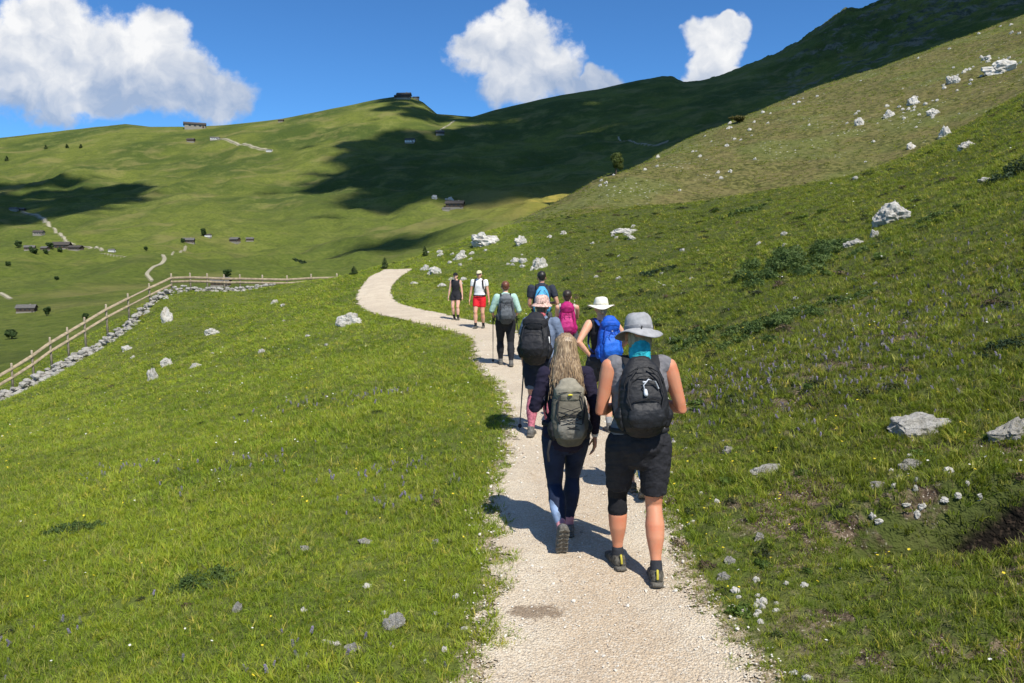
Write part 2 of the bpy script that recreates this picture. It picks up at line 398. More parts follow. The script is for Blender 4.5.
def rock_material(name='limestone', dark=.0, bd=.05, tone=.88):
    m, t, bs = mat_base(name); p = t.pos(); co = t.n('ShaderNodeTexCoord').outputs['Object']
    n1 = t.noise(co, 2.6, 7, .7); n2 = t.noise(co, 9, 6, .75); n3 = t.noise(p, 1.3, 2)
    c = t.mix(t.ramp(n1, .35, .65), (.46, .44, .40), (.72, .70, .66))
    c = t.mix(t.ramp(n2, .55, .66, 0, .85), c, (.17, .16, .135))
    c = t.mix(t.ramp(n1, .62, .75, 0, .6 + dark), c, (.10, .10, .075))
    c = t.mix(t.ramp(n3, .5, .7, 0, .4), c, (.48, .44, .36))
    tn = t.n('ShaderNodeMix', data_type='RGBA', blend_type='MULTIPLY', inp={0: 1.}); t.link(c, tn.inputs[6]); tn.inputs[7].default_value = (tone, tone * .985, tone * .95, 1); c = tn.outputs[2]
    t.link(c, bs.inputs['Base Color']); bs.inputs['Roughness'].default_value = .92; bs.inputs['Specular IOR Level'].default_value = .15
    b = t.n('ShaderNodeBump', inp={'Strength': .9, 'Distance': bd, 'Height': t.m('ADD', n2, t.m('MULTIPLY', n1, 2.))}); t.link(b.outputs[0], bs.inputs['Normal'])
    return m

def blade_material(name, tint=(1, 1, 1), dry=0., trans=.45):
    m, t, bs = mat_base(name)
    g = t.n('ShaderNodeGroup'); g.node_tree = MEADOW
    rnd = t.n('ShaderNodeObjectInfo').outputs['Random']
    c = t.mix(1., g.outputs[0], g.outputs[0])
    c = t.mix(t.ramp(rnd, .0, 1., 0, .45), c, (.24, .28, .042))
    c = t.mix(t.ramp(rnd, .86, .93, 0, .8), c, (.27, .235, .10))
    mul = t.n('ShaderNodeMix', data_type='RGBA', blend_type='MULTIPLY', inp={0: 1.}); t.link(c, mul.inputs[6]); mul.inputs[7].default_value = (tint[0] * 1.72, tint[1] * 1.88, tint[2] * 1.1, 1)
    c = mul.outputs[2]
    if dry: c = t.mix(dry, c, (.30, .25, .13))
    t.link(c, bs.inputs['Base Color']); bs.inputs['Roughness'].default_value = .55; bs.inputs['Specular IOR Level'].default_value = .25
    tr = t.n('ShaderNodeBsdfTranslucent'); t.link(c, tr.inputs[0])
    mx = t.n('ShaderNodeMixShader', inp={0: trans}); t.link(bs.outputs[0], mx.inputs[1]); t.link(tr.outputs[0], mx.inputs[2])
    t.link(mx.outputs[0], m.node_tree.nodes['Material Output'].inputs[0])
    return m

def leaf_material(name, a, b, trans=.3):
    m, t, bs = mat_base(name); p = t.pos()
    c = t.mix(t.ramp(t.noise(p, 2.5, 4), .35, .65), a, b)
    c = t.mix(t.ramp(t.noise(p, 23, 2), .5, .8, 0, .5), c, tuple(min(1, x * 1.6) for x in b))
    t.link(c, bs.inputs['Base Color']); bs.inputs['Roughness'].default_value = .6; bs.inputs['Specular IOR Level'].default_value = .2
    tr = t.n('ShaderNodeBsdfTranslucent'); t.link(c, tr.inputs[0])
    mx = t.n('ShaderNodeMixShader', inp={0: trans}); t.link(bs.outputs[0], mx.inputs[1]); t.link(tr.outputs[0], mx.inputs[2])
    t.link(mx.outputs[0], m.node_tree.nodes['Material Output'].inputs[0])
    return m
# ------------------------------------------------------------------ camera, sun, sky
cam_d = bpy.data.cameras.new('camera'); cam = bpy.data.objects.new('camera', cam_d); COL.objects.link(cam)
cam_d.sensor_width = 36; cam_d.lens = F_PX / 1024 * 36; cam_d.clip_start = .05; cam_d.clip_end = 30000
cam.location = (0, 0, CAM_H); cam.rotation_euler = (math.pi / 2 - PITCH, 0, 0)
scene.camera = cam

SUN_EL = R(55); SUN_H = Vector((.50, -.87, 0)).normalized()
SUN_V = Vector((SUN_H.x * math.cos(SUN_EL), SUN_H.y * math.cos(SUN_EL), math.sin(SUN_EL)))
sd = bpy.data.lights.new('sun', 'SUN'); sd.energy = 4.9; sd.angle = R(.5); sd.color = (1, .955, .875)
so = bpy.data.objects.new('sun', sd); COL.objects.link(so); so.rotation_euler = SUN_V.to_track_quat('Z', 'Y').to_euler()

def build_world():
    w = bpy.data.worlds.new('World'); scene.world = w; w.use_nodes = True
    t = NT(w.node_tree); bg = w.node_tree.nodes['Background']; out = w.node_tree.nodes['World Output']
    sky = t.n('ShaderNodeTexSky', sky_type='NISHITA'); sky.sun_disc = False
    sky.sun_elevation = SUN_EL; sky.sun_rotation = math.atan2(SUN_H.x, SUN_H.y); sky.altitude = 2200; sky.air_density = .95; sky.dust_density = .2; sky.ozone_density = 2.2
    tint = t.n('ShaderNodeMix', data_type='RGBA', blend_type='MULTIPLY', inp={0: 1.}); t.link(sky.outputs[0], tint.inputs[6]); tint.inputs[7].default_value = (.42, .80, 1.12, 1)
    t.link(tint.outputs[2], bg.inputs[0]); bg.inputs[1].default_value = .11
    d = t.n('ShaderNodeTexCoord').outputs['Generated']
    s = t.n('ShaderNodeSeparateXYZ', inp={0: d})
    y = t.m('MAXIMUM', s.outputs[1], .02)
    u = t.m('DIVIDE', s.outputs[0], y); v = t.m('DIVIDE', s.outputs[2], y)
    uv = t.n('ShaderNodeCombineXYZ', inp={0: u, 1: v, 2: 0.}).outputs[0]
    warp = t.noise(uv, 9, 4, .6, out=1)
    off = t.n('ShaderNodeVectorMath', operation='SUBTRACT', inp={0: warp, 1: (.5, .5, .5)}).outputs[0]
    sc = t.n('ShaderNodeVectorMath', operation='MULTIPLY', inp={0: off, 1: (.085, .075, 0)}).outputs[0]
    q = t.n('ShaderNodeVectorMath', operation='ADD', inp={0: uv, 1: sc}).outputs[0]
    qs = t.n('ShaderNodeSeparateXYZ', inp={0: q}); qu, qv = qs.outputs[0], qs.outputs[1]
    def blob(cx, cy, rx, ry):
        uy = (CY - cy) / F_PX; D = CP + uy * SP
        cu = (cx - CX) / F_PX / D; cv = (-SP + uy * CP) / D
        a = t.m('DIVIDE', t.m('SUBTRACT', qu, cu), rx / F_PX); b = t.m('DIVIDE', t.m('SUBTRACT', qv, cv), ry / F_PX)
        r2 = t.m('ADD', t.m('MULTIPLY', a, a), t.m('MULTIPLY', b, b))
        return t.m('SUBTRACT', 1., r2)
    B = [(-30, 55, 90, 62), (45, 38, 70, 52), (105, 58, 75, 50), (150, 40, 38, 34), (165, 78, 62, 40), (215, 94, 44, 30), (60, 85, 90, 34), (120, 96, 60, 22),
         (515, 40, 48, 42), (488, 58, 42, 28), (545, 66, 38, 34), (512, 84, 38, 22), (602, 78, 22, 15), (575, 90, 22, 10), (512, 8, 26, 18),
         (708, 38, 26, 20), (737, 34, 18, 17), (702, 62, 20, 16), (722, 56, 24, 20), (712, 76, 30, 10), (724, 25, 16, 9)]
    acc = None
    for b in B:
        k = blob(*b)
        acc = k if acc is None else t.m('MAXIMUM', acc, k)
    n1 = t.noise(uv, 14, 10, .66)
    dens = t.m('ADD', acc, t.m('MULTIPLY', t.m('SUBTRACT', n1, .5), 2.3))
    mask = t.ramp(dens, -.12, .55)
    # modelling of the heaps: the same noise looked up a little towards the sun
    sh = t.n('ShaderNodeVectorMath', operation='ADD', inp={0: q, 1: (.012, .02, 0)}).outputs[0]
    relief = t.m('SUBTRACT', t.noise(q, 8.5, 8, .55), t.noise(sh, 8.5, 8, .55))
    base = t.m('MULTIPLY', t.ramp(dens, .5, 1.5), 1.)
    low = t.ramp(t.m('SUBTRACT', qv, t.m('MULTIPLY', t.noise(uv, 5, 3), .05)), .285, .165)
    f = t.m('ADD', t.m('MULTIPLY', relief, -2.9), t.m('ADD', t.m('MULTIPLY', low, .80), t.m('MULTIPLY', t.ramp(n1, .45, .7), .12)))
    col = t.mix(t.m('ADD', f, .06, clamp=True), (1.0, 1.0, 1.0), (.43, .50, .62))
    bg2 = t.n('ShaderNodeBackground', inp={0: col, 1: .77})
    mk = t.m('MULTIPLY', mask, t.m('GREATER_THAN', s.outputs[1], .05))
    mk = t.m('MULTIPLY', mk, t.ramp(f, -.1, 1.4, .97, .75))
    # white fill clouds, added out of view to neutralise the blue ambient light
    hs = t.n('ShaderNodeVectorMath', operation='DIVIDE', inp={0: d, 1: t.n('ShaderNodeCombineXYZ', inp={0: t.m('MAXIMUM', s.outputs[2], .06), 1: t.m('MAXIMUM', s.outputs[2], .06), 2: t.m('MAXIMUM', s.outputs[2], .06)}).outputs[0]}).outputs[0]
    rest = t.ramp(t.noise(hs, .9, 6, .6), .44, .56)
    out_of_view = t.m('MAXIMUM', t.ramp(s.outputs[2], .50, .62), t.m('MULTIPLY', t.ramp(s.outputs[1], .25, -.05), t.ramp(s.outputs[2], .05, .14)))
    mk = t.m('MAXIMUM', mk, t.m('MULTIPLY', t.m('MULTIPLY', rest, out_of_view), .18))
    mx = t.n('ShaderNodeMixShader'); t.link(mk, mx.inputs[0]); t.link(bg.outputs[0], mx.inputs[1]); t.link(bg2.outputs[0], mx.inputs[2])
    t.link(mx.outputs[0], out.inputs[0])
build_world()
vs = scene.view_settings; vs.view_transform = 'Standard'; vs.look = 'None'; vs.gamma = 1; vs.exposure = .34; vs.use_curve_mapping = False
cy = scene.cycles; cy.use_denoising = True; cy.max_bounces = 6; cy.diffuse_bounces = 3; cy.transparent_max_bounces = 8; cy.volume_bounces = 1
cy.use_adaptive_sampling = True; cy.adaptive_threshold = .02
try: cy.denoiser = 'OPENIMAGEDENOISE'
except Exception: pass
scene.render.use_persistent_data = False

# ------------------------------------------------------------------ the ground, one sheet out past the ridge
def build_ground():
    u = np.concatenate([np.linspace(-2.6, -.86, 60, endpoint=False), np.linspace(-.86, .86, 900), np.linspace(.86, 2.6, 61)[1:]])
    r = np.concatenate([np.exp(np.linspace(math.log(1.5), math.log(90), 420, endpoint=False)), np.exp(np.linspace(math.log(90), math.log(2450), 400, endpoint=False)), np.exp(np.linspace(math.log(2450), math.log(9000), 24))])
    U, Rr = np.meshgrid(u, r); X = U * Rr * (1 / (1 + 0)); Y = Rr - 4.0 * np.exp(-Rr / 60)
    z, b, f = z_all(X, Y, True)
    V = np.stack([X, Y, z], -1).reshape(-1, 3)
    nr, nu = U.shape; idx = np.arange(nr * nu).reshape(nr, nu)
    Fc = np.stack([idx[:-1, :-1], idx[:-1, 1:], idx[1:, 1:], idx[1:, :-1]], -1).reshape(-1, 4)
    o = mesh_obj('ground', V, Fc, terrain_material()); meta(o, kind='structure'); _oa = np.argsort(path_a[:, 1]); _ob = np.argsort(path_b[:, 1])
    me = o.data
    xa_ = np.interp(Y, path_a[_oa, 1], path_a[_oa, 0]); xb_ = np.interp(Y, path_b[_ob, 1], path_b[_ob, 0]); vg = np.where(Y < 24.5, np.exp(-(np.maximum(np.maximum(xa_ - X, X - xb_), 0) / .22) ** 2), 0)
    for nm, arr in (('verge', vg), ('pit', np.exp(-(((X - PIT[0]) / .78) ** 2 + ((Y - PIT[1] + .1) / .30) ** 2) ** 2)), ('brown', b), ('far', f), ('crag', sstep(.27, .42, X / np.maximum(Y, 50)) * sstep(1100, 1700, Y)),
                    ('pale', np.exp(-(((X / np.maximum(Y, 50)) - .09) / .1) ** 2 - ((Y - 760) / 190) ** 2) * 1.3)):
        a = me.attributes.new(nm, 'FLOAT', 'POINT'); a.data.foreach_set('value', np.clip(arr, 0, 1).astype(np.float32).ravel())

# ------------------------------------------------------------------ tracks
def ribbon(name, Lp, Rp, mat, n=260, m=22, lift=.006, rag=.10, world=False, seed=3, extra=.28):
    A = np.array([list(hit(*p)) if not world else list(p) for p in Lp]); B = np.array([list(hit(*p)) if not world else list(p) for p in Rp])
    def resample(Q, n):
        d = np.r_[0, np.cumsum(np.linalg.norm(np.diff(((A + B) / 2)[:, :2], axis=0), axis=1))]; s = np.linspace(0, d[-1], n)
        # smooth (Catmull-Rom style) through the surveyed stations
        out = np.empty((n, 2))
        for k in range(2):
            y = Q[:, k]; mm = np.gradient(y, d); i = np.clip(np.searchsorted(d, s, 'right') - 1, 0, len(d) - 2); h = d[i + 1] - d[i]; tt = (s - d[i]) / h
            out[:, k] = (2*tt**3 - 3*tt**2 + 1) * y[i] + (tt**3 - 2*tt**2 + tt) * h * mm[i] + (-2*tt**3 + 3*tt**2) * y[i+1] + (tt**3 - tt**2) * h * mm[i+1]
        return out, s
    a, s = resample(A, n); b, _ = resample(B, n)
    w = np.linalg.norm(b - a, axis=1)
    e1 = rag * (fbm(s / .5, s * 0, 4, seed) + .8 * fbm(s / .12, s * 0, 2, seed + 9)) ; e2 = rag * .7 * (fbm(s / .5, s * 0 + 40, 4, seed + 5) + .8 * fbm(s / .12, s * 0, 2, seed + 12))
    d = (b - a) / w[:, None]
    a = a + d * e1[:, None]; b = b + d * e2[:, None]
    a0, b0 = a.copy(), b.copy(); a = a - d * extra; b = b + d * extra
    tt = np.linspace(0, 1, m)
    X = a[:, None, 0] * (1 - tt) + b[:, None, 0] * tt; Y = a[:, None, 1] * (1 - tt) + b[:, None, 1] * tt
    edge = np.minimum(tt, 1 - tt) * 2
    Z = z_all(X, Y) + lift * np.minimum(edge * 6, 1)[None, :] + lift * (Y / 12) 
    V = np.stack([X, Y, Z], -1).reshape(-1, 3); idx = np.arange(n * m).reshape(n, m)
    Fc = np.stack([idx[:-1, :-1], idx[:-1, 1:], idx[1:, 1:], idx[1:, :-1]], -1).reshape(-1, 4)
    o = mesh_obj(name, V, Fc, mat); meta(o, kind='structure')
    ww = np.linalg.norm(b - a, axis=1)[:, None]; ed = (np.minimum(tt, 1 - tt)[None] * ww - extra)      # metres inside the edge
    at = o.data.attributes.new('inset', 'FLOAT', 'POINT'); at.data.foreach_set('value', ed.astype(np.float32).ravel()); return o, a0, b0
GRAVEL = gravel_material()
PATH_L = [(462, 760), (478, 683), (477, 640), (490, 600), (497, 562), (492, 520), (500, 480), (513, 440), (506, 400), (480, 366), (468, 337), (430, 326), (397, 318.5), (364, 309.5), (357, 297), (366, 281), (384, 270)]
PATH_R = [(808, 760), (764, 683), (733, 645), (706, 603), (680, 565), (664, 525), (652, 490), (636, 450), (612, 410), (575, 370), (535, 343), (500, 327), (456, 317.5), (416, 308.5), (392, 297), (394, 284), (412, 269)]
path_o, path_a, path_b = ribbon('path', PATH_L, PATH_R, GRAVEL, n=900, m=30, lift=.007, rag=.07)
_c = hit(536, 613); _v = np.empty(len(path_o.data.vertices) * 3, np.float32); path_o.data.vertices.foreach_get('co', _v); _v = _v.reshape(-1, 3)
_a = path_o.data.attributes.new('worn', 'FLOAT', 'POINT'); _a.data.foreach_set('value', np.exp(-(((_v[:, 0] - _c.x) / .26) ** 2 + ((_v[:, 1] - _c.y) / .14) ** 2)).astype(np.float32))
build_ground()
# ------------------------------------------------------------------ modelling of figures: tapered tubes fused into one skin
V3 = Vector
from mathutils import noise as mn
def prim_tube(pts, rad, side=V3((1, 0, 0)), seg=14, caps=(True, True), sq=1.0):
    """tapered tube through pts; rad: r or (side radius, other radius); sq < 1 gives boxy sections"""
    pts = [V3(p) for p in pts]; n = len(pts); rad = [(r, r) if not isinstance(r, (tuple, list)) else r for r in rad]
    rings = []; vs = []; fs = []
    def frame(i):
        t = (pts[min(i + 1, n - 1)] - pts[max(i - 1, 0)]).normalized()
        a = side - t * side.dot(t)
        if a.length < .05: a = t.orthogonal()
        a.normalize(); return t, a, t.cross(a)
    def ring(c, a, b, ra, rb):
        k = len(vs)
        for j in range(seg):
            th = 2 * math.pi * j / seg; ct, st = math.cos(th), math.sin(th)
            vs.append(c + a * ra * math.copysign(abs(ct) ** sq, ct) + b * rb * math.copysign(abs(st) ** sq, st))
        rings.append(k)
    t, a, b = frame(0)
    if caps[0]:
        r = min(rad[0])
        ring(pts[0] - t * r * .85, a, b, rad[0][0] * .5, rad[0][1] * .5); ring(pts[0] - t * r * .5, a, b, rad[0][0] * .86, rad[0][1] * .86)
    for i in range(n):
        t, a, b = frame(i); ring(pts[i], a, b, *rad[i])
    if caps[1]:
        r = min(rad[-1]); ring(pts[-1] + t * r * .5, a, b, rad[-1][0] * .86, rad[-1][1] * .86); ring(pts[-1] + t * r * .85, a, b, rad[-1][0] * .5, rad[-1][1] * .5)
    for k0, k1 in zip(rings, rings[1:]):
        for j in range(seg):
            fs.append((k0 + j, k0 + (j + 1) % seg, k1 + (j + 1) % seg, k1 + j))
    fs.append(tuple(rings[0] + j for j in reversed(range(seg)))); fs.append(tuple(rings[-1] + j for j in range(seg)))
    return vs, fs

def prim_ell(c, r, rot=None, nu=16, nv=10):
    vs = []; fs = []; c = V3(c); M = rot or Matrix.Identity(3)
    for i in range(nv + 1):
        ph = math.pi * i / nv
        for j in range(nu):
            th = 2 * math.pi * j / nu
            vs.append(c + M @ V3((r[0] * math.sin(ph) * math.cos(th), r[1] * math.sin(ph) * math.sin(th), r[2] * math.cos(ph))))
    for i in range(nv):
        for j in range(nu): fs.append((i * nu + j, (i + 1) * nu + j, (i + 1) * nu + (j + 1) % nu, i * nu + (j + 1) % nu))
    return vs, fs

def join_prims(prims):
    V = []; Fc = []
    for vs, fs in prims:
        k = len(V); V += list(vs); Fc += [tuple(i + k for i in f) for f in fs]
    return V, Fc

def fused(name, prims, mat, parent, voxel=.01, smooth=4, wrinkle=0., wscale=12., fac=.6):
    V, Fc = join_prims(prims)
    tmp = mesh_obj('tmp', V, Fc)
    bm = bmesh.new(); bm.from_mesh(tmp.data); bmesh.ops.remove_doubles(bm, verts=bm.verts, dist=1e-6); bmesh.ops.recalc_face_normals(bm, faces=bm.faces); bm.to_mesh(tmp.data); bm.free()
    m = tmp.modifiers.new('r', 'REMESH'); m.mode = 'VOXEL'; m.voxel_size = voxel; m.use_smooth_shade = True
    s = tmp.modifiers.new('s', 'SMOOTH'); s.iterations = smooth; s.factor = fac
    dg = bpy.context.evaluated_depsgraph_get(); dg.update()
    me = bpy.data.meshes.new_from_object(tmp.evaluated_get(dg)); old = tmp.data
    bpy.data.objects.remove(tmp); bpy.data.meshes.remove(old)
    if wrinkle:
        n = len(me.vertices); co = np.empty(n * 3, np.float32); me.vertices.foreach_get('co', co); co = co.reshape(-1, 3)
        no = np.empty(n * 3, np.float32); me.vertices.foreach_get('normal', no); no = no.reshape(-1, 3)
        w = fbm(co[:, 0] * wscale + co[:, 1] * wscale * .8 + 3, co[:, 2] * wscale * 1.5 + co[:, 1] * wscale * .5, 3, 77)
        w = 1 - 2 * np.abs(w) ** .7
        co += no * (w * wrinkle)[:, None]; me.vertices.foreach_set('co', co.ravel())
    me.polygons.foreach_set('use_smooth', np.ones(len(me.polygons), bool))
    me.name = name; me.materials.clear(); me.materials.append(mat)
    o = bpy.data.objects.new(name, me); COL.objects.link(o); o.parent = parent
    return o

def ik(A, T, l1, l2, pole):
    A, T = V3(A), V3(T); d = T - A; L = min(d.length, (l1 + l2) * .999); dn = d.normalized()
    x = (L * L + l1 * l1 - l2 * l2) / (2 * L); h = math.sqrt(max(l1 * l1 - x * x, 0))
    p = V3(pole); p = (p - dn * p.dot(dn)).normalized()
    return A + dn * x + p * h, A + dn * L

def mats_lerp(a, b, t): return V3(a).lerp(V3(b), t)

def skeleton(H, fem, lf, rf, lh, rh, lean=4, hipz=.505, lpole=(-.6, -1, -.2), rpole=(.6, -1, -.2), hip_y=0, twist=0, hw=None):
    J = {}; J['H'] = H
    hw = hw or (.052 if not fem else .056); sw = .112 if not fem else .098
    hip = V3((0, hip_y, hipz * H)); J['hip'] = hip
    Rl = Matrix.Rotation(R(-lean), 3, 'X')
    def up(x, y, z): return hip + Rl @ V3((x * H, y * H, z * H - hip.z))
    J['up'] = up
    for s, f, nm in ((-1, lf, 'l'), (1, rf, 'r')):
        hj = V3((s * hw * H, hip_y, hipz * H + .01 * H)); an = V3(f[:3])
        kn, an = ik(hj, an, .245 * H, .245 * H, (s * .06, 1, 0)); J[nm + 'hip'] = hj; J[nm + 'knee'] = kn; J[nm + 'ank'] = an; J[nm + 'fp'] = f[3]; J[nm + 'fy'] = f[4] if len(f) > 4 else s * -6
    for s, h, nm, pole in ((-1, lh, 'l', lpole), (1, rh, 'r', rpole)):
        sj = up(s * sw, -.002, .812); wr = V3(h[:3])
        el, wr = ik(sj, wr, .172 * H, .150 * H, pole); J[nm + 'sho'] = sj; J[nm + 'elb'] = el; J[nm + 'wr'] = wr
    J['neck'] = up(0, -.008, .835); J['head'] = up(0, .012, .928)
    return J

TORSO = [(.475, .060, .052, 0), (.50, .092, .066, -.004), (.53, .100, .071, -.006), (.57, .092, .064, -.002), (.625, .078, .055, .002), (.68, .083, .058, .004), (.74, .094, .064, .004), (.785, .095, .060, 0), (.815, .070, .046, -.004), (.835, .040, .036, -.006)]
def torso_prim(J, z0=0, z1=1, g=1.0, add=0., fem=False, heavy=1.0):
    H = J['H']; pts = []; rad = []
    for z, w, d, y in TORSO:
        if z < z0 or z > z1: continue
        if fem: w = w * (1.04 if z < .58 else .90 if z < .7 else .88)
        k = heavy if .5 < z < .78 else 1 + (heavy - 1) * .3
        pts.append(J['up'](0, y, z)); rad.append((w * H * g * k + add, d * H * g * k + add))
    return prim_tube(pts, rad, seg=22, sq=.92)

def leg_prims(J, nm, t0=0, t1=2, g=1.0, add=0., caps=(True, True), flare=0.):
    """t runs 0..1 on the thigh, 1..2 on the shin"""
    H = J['H']; prof = [(0, .058), (.15, .056), (.4, .050), (.7, .041), (.92, .034), (1.0, .0325), (1.12, .0315), (1.3, .0375), (1.5, .034), (1.75, .0225), (1.9, .0185), (2, .0195)]
    pts = []; rad = []
    ts = sorted(set([t0, t1] + [t for t, _ in prof if t0 < t < t1]))
    for t in ts:
        r = np.interp(t, [a for a, _ in prof], [b for _, b in prof])
        p = mats_lerp(J[nm + 'hip'], J[nm + 'knee'], t) if t <= 1 else mats_lerp(J[nm + 'knee'], J[nm + 'ank'], t - 1)
        if 1.05 < t < 1.7: p = p + V3((0, -.006 * H, 0))
        f = 1 + flare * max(0, (t - t0) / (t1 - t0))
        pts.append(p); rad.append(r * H * g * f + add)
    return prim_tube(pts, rad, seg=18, caps=caps)

def arm_prims(J, nm, t0=0, t1=2, g=1.0, add=0., caps=(True, True)):
    H = J['H']; prof = [(0, .033), (.2, .033), (.5, .0285), (.85, .0235), (1, .0225), (1.2, .0235), (1.5, .020), (1.85, .0145), (2, .0135)]
    pts = []; rad = []
    for t in sorted(set([t0, t1] + [t for t, _ in prof if t0 < t < t1])):
        r = np.interp(t, [a for a, _ in prof], [b for _, b in prof])
        pts.append(mats_lerp(J[nm + 'sho'], J[nm + 'elb'], t) if t <= 1 else mats_lerp(J[nm + 'elb'], J[nm + 'wr'], t - 1)); rad.append(r * H * g + add)
    return prim_tube(pts, rad, seg=14, caps=caps)

def hand_prims(J, nm, curl=.5, palm_n=None):
    H = J['H']; w = J[nm + 'wr']; d = (w - J[nm + 'elb']).normalized(); s = -1 if nm == 'l' else 1
    if nm + 'hd' in J: d = V3(J[nm + 'hd']).normalized()
    n = V3(palm_n) if palm_n else V3((-s, 0, 0)); n = (n - d * n.dot(d)).normalized()        # the way the palm looks
    a = d.cross(n) * (1 if s > 0 else -1)                                                 # towards the thumb side
    if a.y < 0 and abs(a.y) > .3: a = -a
    L = .105 * H; out = [prim_tube([w, w + d * L * .25, w + d * L * .46], [(.016 * H, .010 * H), (.022 * H, .011 * H), (.023 * H, .010 * H)], side=a, seg=10)]
    for k, (o, ln) in enumerate(((.75, .46), (.25, .52), (-.25, .48), (-.75, .38))):
        b = w + d * L * .46 + a * .0185 * H * o; p = [b - d * L * .08]; dirn = d.copy()
        q = b
        for j, fr in enumerate((.45, .32, .23)):
            ang = curl * (.5 + .55 * j) * (1 + .1 * k); dd = (d * math.cos(ang) + n * math.sin(ang)); q = q + dd * L * ln * fr; p.append(q)
        out.append(prim_tube(p, [.0052 * H, .0052 * H, .0047 * H, .004 * H], side=a, seg=8))
    b = w + d * L * .14 + a * .014 * H
    d1 = (d * .75 + a * .75 + n * .3).normalized(); d2 = (d * .95 + a * .25 + n * .45).normalized()
    out.append(prim_tube([b - a * .008 * H, b + d1 * L * .2, b + d1 * L * .2 + d2 * L * .2, b + d1 * L * .2 + d2 * L * .34], [.0075 * H, .0065 * H, .0055 * H, .0045 * H], seg=8))
    return out

def foot_frame(J, nm):
    H = J['H']; a = J[nm + 'ank']; M = Matrix.Rotation(R(J[nm + 'fy']), 3, 'Z') @ Matrix.Rotation(R(J[nm + 'fp']), 3, 'X')
    return a, M

def shoe(J, nm, root, mat, sole_mat, boot=False, voxel=.007, extra=None, k=1.12):
    H = J['H']; a, M = foot_frame(J, nm); q = lambda x, y, z: a + M @ V3((x * H * k, y * H * k, z * H + (k - 1) * .012 * H))
    up = [prim_tube([q(0, -.030, -.018), q(0, .0, -.016), q(0, .045, -.020), q(0, .085, -.026), q(0, .108, -.029)], [(.024 * H, .020 * H), (.026 * H, .022 * H), (.029 * H, .018 * H), (.028 * H, .013 * H), (.020 * H, .010 * H)], seg=16, sq=.85),
          prim_tube([q(0, -.012, -.012), q(0, -.010, .006 + (.02 if boot else 0))], [(.027 * H, .033 * H), (.0245 * H, .029 * H)], seg=16, caps=(True, False))]
    s = fused('shoe', up, mat, root, voxel, 3)
    so = [prim_tube([q(0, -.050, -.036), q(0, -.02, -.036), q(0, .03, -.037), q(0, .08, -.037), q(0, .122, -.034)], [(.020 * H, .0085 * H), (.027 * H, .0085 * H), (.025 * H, .0085 * H), (.031 * H, .0085 * H), (.017 * H, .0075 * H)], seg=14, sq=.55)]
    for j in range(7):                                    # lugs under the sole
        y = -.045 + j * .025
        for sx in (-1, 1): so.append(prim_tube([q(sx * .006, y, -.046), q(sx * .021, y + .006, -.046)], [.0045 * H] * 2, seg=6))
    o = fused('sole', so, sole_mat, s, .006, 1)
    # laces / heel tab
    if extra:
        V, Fc = prim_tube([q(0, -.050, -.014), q(0, -.047, .002), q(0, -.040, .016)], [(.0045 * H, .003 * H)] * 3, seg=8); mesh_obj('heel_tab', V, Fc, extra, s)
    return s

def foot_prims(J, nm):
    H = J['H']; a, M = foot_frame(J, nm); q = lambda x, y, z: a + M @ V3((x * H, y * H, z * H))
    return [prim_tube([q(0, -.022, -.016), q(0, 0, -.012), q(0, .045, -.022), q(0, .09, -.030)], [(.018 * H, .016 * H), (.02 * H, .018 * H), (.022 * H, .013 * H), (.018 * H, .007 * H)], seg=12)]

def head_prims(J, face=True, yaw=0, nod=0):
    H = J['H']; c = J['head']; M = Matrix.Rotation(R(yaw), 3, 'Z') @ Matrix.Rotation(R(nod), 3, 'X'); q = lambda x, y, z: c + M @ V3((x * H, y * H, z * H))
    J['hq'] = q; J['hM'] = M
    out = [prim_ell(q(0, -.004, .014), (.0445 * H, .056 * H, .053 * H), M), prim_ell(q(0, .012, -.018), (.036 * H, .042 * H, .046 * H), M), prim_ell(q(0, .030, -.048), (.021 * H, .022 * H, .016 * H), M),
           prim_tube([J['neck'] - V3((0, 0, .02 * H)), J['neck'].lerp(c, .35), q(0, -.008, -.03)], [.036 * H, .031 * H, .030 * H], seg=14)]
    for s in (-1, 1): out.append(prim_ell(q(s * .046, -.002, -.006), (.006 * H, .012 * H, .019 * H), M))
    if face:
        out += [prim_tube([q(0, .050, .008), q(0, .060, -.012), q(0, .064, -.022)], [.005 * H, .007 * H, .009 * H], seg=8), prim_tube([q(-.013, .049, -.036), q(0, .054, -.036), q(.013, .049, -.036)], [.0045 * H, .006 * H, .0045 * H], seg=8),
                prim_tube([q(-.028, .043, .014), q(0, .050, .012), q(.028, .043, .014)], [.006 * H, .005 * H, .006 * H], seg=8)]
    return out

def body(J, root, mat, voxel, fem=False, heavy=1.0, curl=(.6, .6), face=True, yaw=0, nod=0):
    pr = [torso_prim(J, fem=fem, heavy=heavy * .97)] + head_prims(J, face, yaw, nod)
    H = J['H']
    for i, nm in enumerate('lr'):
        pr += [leg_prims(J, nm), arm_prims(J, nm)] + hand_prims(J, nm, curl[i]) + foot_prims(J, nm)
        s = -1 if nm == 'l' else 1
        pr.append(prim_tube([J['up'](0, 0, .80), J['up'](s * .06, 0, .818), J[nm + 'sho']], [.045 * H, .038 * H, .033 * H], seg=12))
        pr.append(prim_tube([J['neck'].lerp(J['head'], .25), J['up'](s * .05, -.004, .828)], [.022 * H, .02 * H], seg=10))
    return fused('body', pr, mat, root, voxel, 5)

